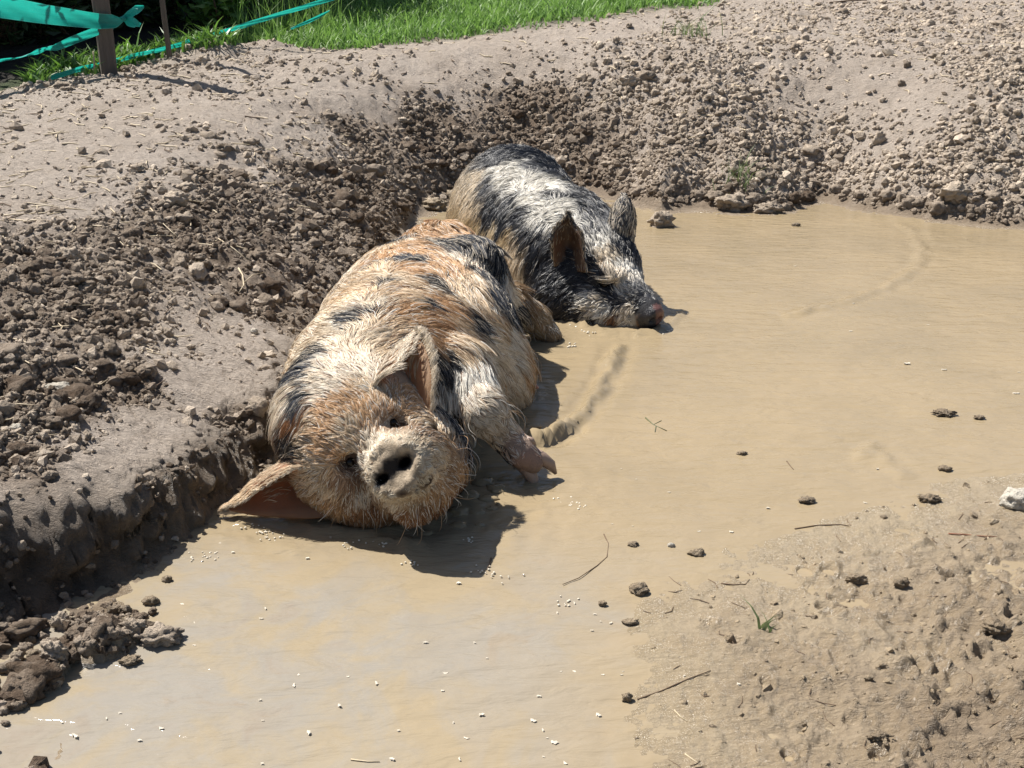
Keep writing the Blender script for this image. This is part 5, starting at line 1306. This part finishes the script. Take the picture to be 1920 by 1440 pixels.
HUSK = [(142, 1385, 16, .5), (117, 1356, 12, .9), (262, 1390, 15, 0), (303, 1369, 14, .2), (225, 1338, 12, 0), (201, 1352, 10, 1.2), (488, 1314, 9, 0), (552, 1288, 14, 1.4), (560, 1269, 9, 1.7), (637, 1325, 12, .8), (579, 1375, 15, .9), (493, 1354, 8, 0), (706, 1284, 12, 1.5), (653, 1271, 10, 0),
        (798, 1207, 13, .1), (835, 1266, 11, .1), (913, 1237, 10, .2), (830, 1297, 7, 0), (903, 1343, 15, -.4), (875, 1387, 16, .2), (850, 1358, 9, 1.5), (747, 1373, 10, 0), (1010, 1309, 18, .1), (1000, 1355, 13, .7), (1018, 1374, 11, 1.3), (1040, 1396, 15, .1), (1026, 1387, 10, 0),
        (1060, 1434, 13, .8), (1019, 1422, 12, .5), (1122, 1344, 14, .9), (1130, 1268, 9, 0), (1052, 1261, 9, 0), (1077, 1263, 8, .5), (1165, 1268, 10, 0), (1115, 1155, 15, .1), (1145, 1170, 13, -.7), (1126, 1168, 8, .4), (1110, 1184, 10, 0), (1077, 1134, 8, 1.2), (1045, 1150, 8, 1.2), (860, 1095, 10, 0),
        (890, 1208, 8, .4), (498, 1143, 9, 1.2), (490, 1161, 15, .2), (365, 1213, 10, .3), (348, 1158, 11, 0), (342, 1136, 9, .2), (365, 1170, 11, 1.2), (437, 1038, 8, 0), (700, 1018, 7, 0), (577, 1048, 8, 0), (1254, 924, 7, 0), (1193, 900, 7, 0), (1165, 880, 6, 0), (1310, 1000, 7, 0), (1371, 1000, 8, .3),
        (1148, 985, 8, 0), (1186, 988, 6, 0), (1440, 953, 8, .2), (1622, 944, 9, .8), (1700, 683, 12, .1), (1770, 694, 14, .1), (1595, 622, 10, .1), (1490, 500, 7, .1), (1740, 610, 7, 0), (1600, 570, 8, .1), (1645, 880, 9, .2), (1905, 738, 14, .1), (1910, 700, 12, .1), (1385, 1285, 9, .7), (1283, 1270, 8, 0), (1168, 1262, 8, 0),
        (735, 1428, 18, .3), (862, 1425, 15, 1.5), (492, 1435, 9, 0), (500, 1010, 7, 0), (620, 1010, 7, .3)]
def husk(px, py, L, a, i):
    p = ghit(px, py); l = px_size(p, L) * random.uniform(.5, 1.0); w = l * random.uniform(.25, .6)
    V, F = [], []
    n, m = 7, 4
    for k in range(n):
        t = k / (n - 1) * 2 - 1
        ww = w / 2 * math.sqrt(max(0.02, 1 - abs(t) ** 2.2))
        for j in range(m + 1):
            s = j / m * 2 - 1
            V.append((t * l / 2, s * ww * (1 + .4 * math.sin(k * 2.1 + i)) + .12 * l * (t * t - .5) * (1 if i % 2 else -1), .0022 + .10 * l * (1 - s * s) * .6 + .12 * l * t * t * (i % 3 == 0)))
    F = [[k * (m + 1) + j, k * (m + 1) + j + 1, (k + 1) * (m + 1) + j + 1, (k + 1) * (m + 1) + j] for k in range(n - 1) for j in range(m)]
    nb = len(V); V += [(x, y, z - .0025) for x, y, z in V[:nb]]; F += [[q + nb for q in f[::-1]] for f in F[:]]
    o = link('husk', mesh_np('husk', V, F, [M_HUSK], True), None, (p[0], p[1], max(p[2], 0)))
    o.rotation_euler = (0, 0, -a + random.uniform(-.2, .2))
    tag(o, 'small white husk flake lying on the brown water or mud', 'husk', 'white husks scattered on the pool')
for i, (px, py, L, a) in enumerate(HUSK): husk(px, py, L, a, i)
# foam: clusters of little bubbles
def foam(name, spots, n, r0):
    V, F = [], []
    for (cx, cy, sx, sy) in spots:
        for k in range(n):
            px, py = cx + random.gauss(0, sx), cy + random.gauss(0, sy)
            p = at_z(px, py, .001); r = px_size(p, random.uniform(.5, 1.0) * r0)
            d = np.min(np.abs(np.array([GINGER_SDF(*np.array([[p[0]], [p[1]], [p[2]]])), SPOTTED_SDF(*np.array([[p[0]], [p[1]], [p[2]]]))])))
            b = len(V)
            V += [tuple(p + r * q * np.array((1, 1, .7))) for q in I1]; F += [[i + b for i in f] for f in F1.tolist()]
    t = NT('foam_bubble'); t.bsdf((.62, .56, .45), .06)
    o = link(name, mesh_np(name, V, F, [t.m], True)); tag(o, kind='stuff')
foam('foam', [(460, 985, 14, 5), (505, 1010, 14, 5), (490, 997, 8, 3), (385, 1040, 14, 5), (770, 1055, 16, 5), (900, 1068, 18, 6), (940, 1080, 16, 5), (1060, 940, 12, 5), (1080, 948, 10, 4), (720, 1020, 8, 3), (880, 1012, 10, 4), (1060, 1130, 18, 6), (1085, 608, 10, 3), (1110, 622, 10, 3), (1072, 648, 4, 2), (1240, 620, 14, 3), (370, 1045, 16, 4), (640, 1018, 20, 4)], 9, 2.6)
# churned splash of mud water under the front leg
def splash():
    V, F, T = [], [], []
    for (px, py, w) in [(905, 905, 44), (930, 918, 40), (880, 930, 46), (915, 935, 40), (945, 900, 26), (860, 960, 40), (970, 880, 18), (895, 960, 30), (940, 945, 24), (860, 985, 30), (800, 1000, 26), (925, 955, 26), (940, 965, 20), (900, 985, 18), (1010, 822, 26), (985, 826, 24), (1032, 814, 22), (1052, 803, 18), (1075, 790, 18), (1000, 800, 30)]:
        p = at_z(px, py, 0); r = px_size(p, w) / 2
        q = lump(I2, random.randint(1, 999), .3, .35, 2.0) * r + np.array((p[0], p[1], 0.0))
        b = len(V); V += [tuple(x) for x in q]; F += [[i + b for i in f] for f in F2.tolist()]
    o = link('mud_splash', mesh_np('mud_splash', V, F, [M_WATER], True, {'shallow': np.zeros(len(V))})); tag(o, kind='stuff')
splash()

# ------------------------------------------------------------------ grass bank, weeds, hedge
M_GRASS = mat_leaf('grass_blade', (0.09, 0.20, 0.035), (0.28, 0.42, 0.13), (.30, .55, .10), .55, .35)
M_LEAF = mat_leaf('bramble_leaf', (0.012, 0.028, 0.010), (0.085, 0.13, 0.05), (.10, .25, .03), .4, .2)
M_WEED = mat_leaf('weed_leaf', (0.07, 0.16, 0.03), (0.16, 0.27, 0.07), (.25, .5, .06), .45, .3)
M_DRYSTALK = mat_simple('dry_stalk', (.45, .38, .24), .7)
def blades(name, pts, h, w, mat, parent=None, lean=.35, segs=3):
    n = len(pts); pts = np.asarray(pts, float)
    hh = h * np.exp(rng.normal(0, .35, n)); th = rng.random(n) * 6.283; ln = np.abs(rng.normal(lean, .25, n)); wa = rng.random(n) * 6.283
    dirv = np.stack([np.cos(th), np.sin(th), np.zeros(n)], 1); wd = np.stack([np.cos(wa), np.sin(wa), np.zeros(n)], 1)
    V = np.zeros((n, segs * 2 + 1, 3), np.float32)
    for k in range(segs + 1):
        t = k / segs
        c = pts + dirv * (hh * ln * t * t)[:, None] + A(0, 0, 1) * (hh * (t - .28 * ln * t * t))[:, None]
        ww = (np.asarray(w) * (1 - t ** 1.5) * .5)
        if k < segs:
            V[:, 2 * k] = c - wd * np.reshape(ww, (-1, 1)); V[:, 2 * k + 1] = c + wd * np.reshape(ww, (-1, 1))
        else: V[:, 2 * k] = c
    m = segs * 2 + 1; base = np.arange(n)[:, None] * m
    quads = [base + np.array([[2 * k, 2 * k + 1, 2 * k + 3, 2 * k + 2]]) for k in range(segs - 1)]
    Q = np.concatenate(quads).tolist(); Tt = (base + np.array([[2 * segs - 2, 2 * segs - 1, 2 * segs]])).tolist()
    tint = np.repeat(np.clip(rng.normal(.45, .3, n), 0, 1), m)
    return link(name, mesh_np(name, V.reshape(-1, 3), Q + Tt, [mat], False, {'tint': tint}), parent)
P = []
while len(P) < 26000:
    m = 40000
    y = rng.uniform(5.6, 13.2, m) ; x = rng.uniform(-.58, .62, m) * y
    g_ = field('grass', x, y); l_ = field('litter', x, y)
    k = rng.random(m) < g_ ** 1.5 * (1 - .97 * l_) * sstep(-2.3, -1.5, x) * np.exp(-(y - 6) * .10)
    P += np.stack([x[k], y[k], ground_z(x[k], y[k]) - .01], 1).tolist()
P = np.array(P[:26000]); d = P[:, 1]
o = blades('grass', P, .075 + .02 * (rng.random(len(P)) < .1), .007 + .0009 * d, M_GRASS, lean=.6); tag(o, kind='stuff')
# taller flowering stalks by the tape
P = []
for k in range(420):
    q = at_y(rng.uniform(440, 640), 60, rng.uniform(7.6, 9.4)); P.append((q[0], q[1], float(ground_z(q[0], q[1]))))
o = blades('tall_grass', P, .26, .008, M_GRASS, lean=.3); tag(o, kind='stuff')
P = []
for k in range(1500):
    q = ghit(rng.uniform(60, 420), 100); px = rng.uniform(40, 430); e_ = np.interp(px, [0, 100, 200, 330, 430], [172, 150, 138, 104, 90]) - rng.uniform(0, 16)
    q = ghit(px, e_); P.append((q[0], q[1] + rng.uniform(0, .25), q[2]))
P = np.array(P); P[:, 2] = ground_z(P[:, 0], P[:, 1])
o = blades('low_weeds', P, .075, .022, M_WEED, lean=.8); tag(o, kind='stuff')
def tuft(label, px, py, n, h, spread):
    p = ghit(px, py); q = p + np.concatenate([rng.normal(0, spread, (n, 2)), np.zeros((n, 1))], 1); q[:, 2] = ground_z(q[:, 0], q[:, 1])
    o = blades('grass_tuft', q - p, h, .006, mat_leaf('tuft_blade', (.10, .16, .06), (.26, .30, .16), (.3, .4, .1), .6, .25), lean=.8)
    o.location = p; tag(o, label, 'grass tuft', 'grass tufts on the far bank')
tuft('ragged green grass tuft high on the far bank near the lawn', 1292, 66, 70, .12, .07)
tuft('small grey green grass tuft on the slope above the far water edge', 1385, 338, 40, .10, .04)
tuft('three tiny grass blades sprouting from the wet mud flat', 1440, 1186, 7, .035, .008)

def leaf_cloud(name, C, size, mat, parent=None):
    """folded leaves, each 4 triangles, at points C"""
    n = len(C); C = np.asarray(C, float)
    a = rng.normal(size=(n, 3)); a[:, 2] *= .5; a /= np.linalg.norm(a, axis=1, keepdims=True)
    b = np.cross(a, rng.normal(size=(n, 3)) * .5 + A(0, 0, 1)); b /= np.linalg.norm(b, axis=1, keepdims=True)
    c = np.cross(a, b)
    s = (size * np.exp(rng.normal(0, .3, n)))[:, None]
    V = np.stack([C - a * s, C + b * s * .42 + c * s * .12, C + a * s, C - b * s * .42 + c * s * .12, C - a * s * .1 - c * s * .06], 1)
    base = np.arange(n)[:, None] * 5
    F = np.concatenate([base + np.array([[0, 1, 4]]), base + np.array([[1, 2, 4]]), base + np.array([[2, 3, 4]]), base + np.array([[3, 0, 4]])])
    return link(name, mesh_np(name, V.reshape(-1, 3), F, [mat], False, {'tint': np.repeat(np.clip(rng.normal(.35, .3, n), 0, 1), 5)}), parent)
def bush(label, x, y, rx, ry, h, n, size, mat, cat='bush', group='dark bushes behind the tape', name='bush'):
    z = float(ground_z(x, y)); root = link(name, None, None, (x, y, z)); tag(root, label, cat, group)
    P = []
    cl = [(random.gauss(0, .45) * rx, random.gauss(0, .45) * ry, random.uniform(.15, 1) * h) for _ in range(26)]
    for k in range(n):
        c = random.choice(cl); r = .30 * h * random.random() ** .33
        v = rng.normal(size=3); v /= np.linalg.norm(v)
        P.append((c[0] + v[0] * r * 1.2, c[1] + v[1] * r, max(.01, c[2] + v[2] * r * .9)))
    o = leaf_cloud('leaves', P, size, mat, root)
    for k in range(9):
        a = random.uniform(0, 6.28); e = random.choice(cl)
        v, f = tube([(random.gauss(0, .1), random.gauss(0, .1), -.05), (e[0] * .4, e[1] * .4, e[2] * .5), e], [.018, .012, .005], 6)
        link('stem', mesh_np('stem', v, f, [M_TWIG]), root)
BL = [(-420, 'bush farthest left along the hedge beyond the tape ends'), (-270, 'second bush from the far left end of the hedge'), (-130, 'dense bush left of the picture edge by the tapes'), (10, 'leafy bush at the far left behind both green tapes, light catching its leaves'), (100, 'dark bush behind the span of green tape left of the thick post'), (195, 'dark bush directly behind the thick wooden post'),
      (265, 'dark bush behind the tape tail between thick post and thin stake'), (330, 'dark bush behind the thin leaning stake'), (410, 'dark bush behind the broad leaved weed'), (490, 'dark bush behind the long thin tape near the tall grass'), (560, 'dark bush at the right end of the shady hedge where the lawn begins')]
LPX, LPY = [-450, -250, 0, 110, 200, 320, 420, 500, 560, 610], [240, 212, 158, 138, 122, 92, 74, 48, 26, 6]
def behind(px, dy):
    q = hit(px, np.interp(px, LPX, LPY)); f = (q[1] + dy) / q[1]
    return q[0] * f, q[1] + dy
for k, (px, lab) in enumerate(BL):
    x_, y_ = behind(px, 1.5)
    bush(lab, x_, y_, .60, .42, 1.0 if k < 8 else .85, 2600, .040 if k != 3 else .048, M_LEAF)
bush('low broad leaved weed in front of the dark hedge right of the thin stake', behind(415, .45)[0], behind(415, .45)[1], .22, .2, .34, 420, .045, M_WEED, 'weed', None, 'weed')
def hedge_tree(label, x, y, h, r):
    z = float(ground_z(x, y)); root = link('tree', None, None, (x, y, z)); tag(root, label, 'tree', 'trees shading the hedge')
    v, f = tube([(0, 0, -.1), (.05, 0, h * .4), (0, .05, h * .9)], [.16, .12, .04], 10)
    link('trunk', mesh_np('trunk', v, f, [M_TWIG]), root)
    P = []
    for c in [(random.gauss(0, .5) * r, random.gauss(0, .5) * r, h * random.uniform(.12, 1)) for _ in range(40)]:
        for k in range(95):
            q = rng.normal(size=3); q /= np.linalg.norm(q); q *= .65 * random.random() ** .33
            P.append((c[0] + q[0], c[1] + q[1], max(.05, c[2] + q[2])))
    leaf_cloud('crown', P, .10, M_LEAF, root)
for i, (x, y) in enumerate([behind(px, 3.2) for px in (-60, 60, 180, 300, 410, 510)]):
    hedge_tree(ORD[i] + ' tall dark tree from the left in the shaded row behind the bushes', x, y, 2.6, .9)

# ------------------------------------------------------------------ posts and green tape
def mat_wood(name, a, b):
    t = NT(name); p = t.objpos()
    n = t.noise(14.0, t.scale(p, (6, 6, .5)), 6, .65); n2 = t.noise(90.0, t.scale(p, (4, 4, .4)), 4, .6)
    t.bsdf(t.mix(n, a, b), .85, t.bump(t.math('ADD', n, t.math('MULTIPLY', n2, .5)), .6, .006)); return t.m
M_POST = mat_wood('weathered_wood', (.065, .051, .042), (.17, .14, .118))
def post(label, x0, top_px, bot_px, wpx, h_extra, name, y):
    b = ghit(*bot_px) if y is None else at_y(bot_px[0], bot_px[1], y)
    t = at_y(top_px[0], top_px[1], b[1] - .02); d = (t - b) / np.linalg.norm(t - b)
    L = np.linalg.norm(t - b) + h_extra; w = px_size(b, wpx) / 2
    V, F = [], []
    n = 12
    for i in range(n + 1):
        s = -.15 + (L + .15) * i / n
        for k, (a, c) in enumerate([(-1, -1), (-.8, -1.15), (.8, -1.15), (1, -1), (1.12, -.7), (1.12, .7), (1, 1), (-1, 1), (-1.1, .7), (-1.1, -.7)]):
            j = .04 * math.sin(i * 1.7 + k * 2.3)
            V.append((a * w * .9 * (1 + j), c * w * .75 * (1 + j), s))
    m = 10
    for i in range(n):
        for k in range(m): F.append([i * m + k, i * m + (k + 1) % m, (i + 1) * m + (k + 1) % m, (i + 1) * m + k])
    F.append(list(range(m))[::-1]); F.append([n * m + k for k in range(m)])
    o = link(name, mesh_np(name, V, F, [M_POST], False), None, tuple(b))
    o.rotation_euler = Vector(d).to_track_quat('Z', 'Y').to_euler(); tag(o, label, 'post')
    return b, d
pb, pd = post('thick square wooden post with green tape tied round it', 0, (188, 0), (205, 137), 27, 1.1, 'fence_post', None)
sb, sd_ = post('thin leaning wooden stake right of the thick post', 0, (304, 0), (318, 108), 8, .9, 'stake', None)
twig('thin pale dead stalk standing left of the thick post', 'stalk', [(178, 139), (177, 139)], 3, M_STRAW, name='stalk')
bpy.data.objects.remove(bpy.data.objects['stalk'])
q0 = ghit(176, 140); q1 = at_y(175, 96, q0[1]); v, f = tube([q0 - A(0, 0, .03), (q0 + q1) / 2 + A(.004, 0, 0), q1], [.007, .006, .004], 6)
tag(link('stalk', mesh_np('stalk', v, f, [M_DRYSTALK])), 'thin pale dead stalk standing left of the thick post', 'stalk')

def mat_tape():
    t = NT('green_tape'); uv = t.n('Attribute', _attribute_name='strip').outputs['Color']
    sx = t.n('SeparateXYZ'); t.set(sx.inputs[0], uv)
    u, v = sx.outputs[0], sx.outputs[1]
    w1 = t.noise(1.0, t.scale(uv, (.5, 26, 1)), 2, .5); w2 = t.noise(1.0, t.scale(uv, (90, 4, 1)), 2, .5)
    c = t.mix(t.ramp(w1, .35, .65), (.008, .25, .225), (.02, .42, .38))
    c = t.mix(t.ramp(w2, .62, .72, 0, .4), c, (.25, .66, .58))
    w3 = t.noise(1.0, t.scale(uv, (7, .6, 1)), 2, .4)
    c = t.mix(t.ramp(w3, .48, .58, 0, .65), c, (.004, .13, .115))  # dark bands: darker sections of folded tape beside lit ones, painted in
    lines = t.noise(1.0, t.scale(uv, (1.5, 60, 1)), 2, .5)
    c = t.mix(t.ramp(lines, .5, .62, 0, .45), c, (.004, .16, .14))
    ed = t.ramp(t.math('ABSOLUTE', t.math('SUBTRACT', v, .5)), .44, .5)
    c = t.mix(t.math('MULTIPLY', ed, .5), c, (.30, .70, .62))
    d = t.n('BsdfPrincipled'); t.set(d.inputs['Base Color'], c); d.inputs['Roughness'].default_value = .42
    t.set(d.inputs['Normal'], t.bump(w1, .4, .004))
    tr = t.n('BsdfTranslucent'); tr.inputs['Color'].default_value = (.02, .55, .44, 1)
    mx = t.n('MixShader'); mx.inputs[0].default_value = .38
    t.t.links.new(d.outputs[0], mx.inputs[1]); t.t.links.new(tr.outputs[0], mx.inputs[2]); t.t.links.new(mx.outputs[0], t.out.inputs['Surface'])
    return t.m
M_TAPE = mat_tape()
def band(name, pts, widths, twists, parent=None, n=60, m=6, crumple=.006):
    """woven tape along pts (3-D), hanging edge turned by twists (radians from vertical)"""
    pts = np.array(pts); t = np.linspace(0, len(pts) - 1, n); k = np.arange(len(pts))
    # smooth path
    c = np.stack([np.interp(t, k, pts[:, i]) for i in range(3)], 1)
    for _ in range(6): c[1:-1] = (c[:-2] + 2 * c[1:-1] + c[2:]) / 4
    w = np.interp(t, k, widths); tw = np.interp(t, k, twists)
    d = np.gradient(c, axis=0); d /= np.linalg.norm(d, axis=1, keepdims=True)
    up = A(0, 0, 1) - d * d[:, 2:3]; up /= np.linalg.norm(up, axis=1, keepdims=True); sd = np.cross(d, up)
    e = up * np.cos(tw)[:, None] + sd * np.sin(tw)[:, None]; nr = np.cross(d, e)
    V = []; uv = []
    L = np.concatenate([[0], np.cumsum(np.linalg.norm(np.diff(c, axis=0), axis=1))])
    for i in range(n):
        for j in range(m + 1):
            s = j / m - .5
            b = crumple * math.sin(L[i] * 23 + j * 1.1) * math.cos(L[i] * 9 + j * .6) + .10 * w[i] * (s * s * 4 - .5)
            V.append(c[i] + e[i] * w[i] * s + nr[i] * b); uv.append((L[i], s + .5, 0))
    F = grid_faces(n, m + 1)
    me = mesh_np(name, np.array(V), F, [M_TAPE], True, {'strip': np.array(uv)})
    return link(name, me, parent)
PY = pb[1]
w0 = px_size(at_y(100, 30, PY - .1), 43)
yf = PY - .085
t1 = link('barrier_tape', None, None, tuple(at_y(190, 40, yf))); tag(t1, 'upper wide green tape tied in a knot at the thick post', 'tape', 'green tapes strung between the posts')
loc0 = np.array(t1.location)
def lp(*ps): return [np.array(p) - loc0 for p in ps]
band('strip', lp(at_y(-260, -45, 5.7), at_y(-120, -12, 5.9), at_y(0, 12, 6.15), at_y(80, 26, 6.3), at_y(140, 34, yf - .02), at_y(185, 40, yf), at_y(215, 40, yf + .02), at_y(232, 36, yf + .03)), [w0 * .85, w0 * .85, w0 * .82, w0 * .72, w0 * .64, w0 * .58, w0 * .5, w0 * .14], [.2, .15, .1, .1, .05, 0, .1, .5], t1)
band('tail', lp(at_y(232, 34, yf + .03), at_y(243, 28, yf), at_y(255, 18, yf - .03), at_y(270, 12, yf - .02)), [w0 * .14, w0 * .3, w0 * .36, w0 * .08], [.6, .3, -.2, .2], t1, 24, 5, .012)
band('tail', lp(at_y(232, 36, yf + .03), at_y(242, 40, yf), at_y(252, 42, yf - .03), at_y(263, 48, yf - .03)), [w0 * .14, w0 * .32, w0 * .36, w0 * .14], [.4, .1, .5, .9], t1, 24, 5, .014)
kn = at_y(232, 35, yf - .01) - loc0
kq = lump(I2, 777, .35, .9, 2.5) * px_size(at_y(232, 35, yf), 10) / 2 + kn
link('knot', mesh_np('knot', kq, F2, [M_TAPE], True, {'strip': np.tile(A(.5, .3, 0), (len(kq), 1))}), t1)
wrap = []
for k in range(15):
    a = math.pi * (k / 14) * 1.0 - math.pi / 2 + math.pi / 2
    r = px_size(pb, 27) * .62
    wrap.append(at_y(190, 41, yf + .07) - loc0 + A(math.cos(a) * r, math.sin(a) * r, .0))
band('strip', wrap, [w0 * .56] * 15, [.0] * 15, t1, 30, 5, .004)
o = band('barrier_tape', [at_y(-260, 165, 5.5), at_y(-120, 140, 5.8), at_y(0, 113, 6.1), at_y(35, 108, 6.2), at_y(70, 97, 6.3), at_y(88, 90, 6.35), at_y(105, 89, 6.4), at_y(135, 76, yf), at_y(184, 57, yf + .02)], [w0 * .3, w0 * .3, w0 * .22, w0 * .2, w0 * .2, w0 * .16, w0 * .26, w0 * .3, w0 * .32], [.9, .8, .6, 1.4, .5, 1.2, .1, .1, .1], None, 90)
tag(o, 'lower twisted green tape sagging left from the thick post', 'tape', 'green tapes strung between the posts')
o = band('barrier_tape', [at_y(95, 146, 6.25), at_y(150, 129, 6.4), at_y(200, 118, 6.6), at_y(260, 102, 6.85), at_y(310, 91, 7.0), at_y(380, 71, 7.15), at_y(450, 50, 7.2), at_y(520, 28, 7.25), at_y(600, 4, 7.3), at_y(700, -28, 7.4)], [w0 * .19] * 10, [.2] * 10, None, 90)
tag(o, 'long thin green tape running from behind the posts up along the lawn edge', 'tape', 'green tapes strung between the posts')
o = band('barrier_tape', [at_y(545, 54, 7.3), at_y(575, 42, 7.35), at_y(600, 30, 7.4), at_y(618, 20, 7.45)], [w0 * .08, w0 * .14, w0 * .14, w0 * .08], [.3, .2, .3, .4], None, 30)
tag(o, 'short piece of green tape half hidden in the tall lawn grass', 'tape', 'green tapes strung between the posts')
print('TRIS', sum(len(o.data.loops) - 2 * len(o.data.polygons) for o in SC.objects if o.type == 'MESH'))
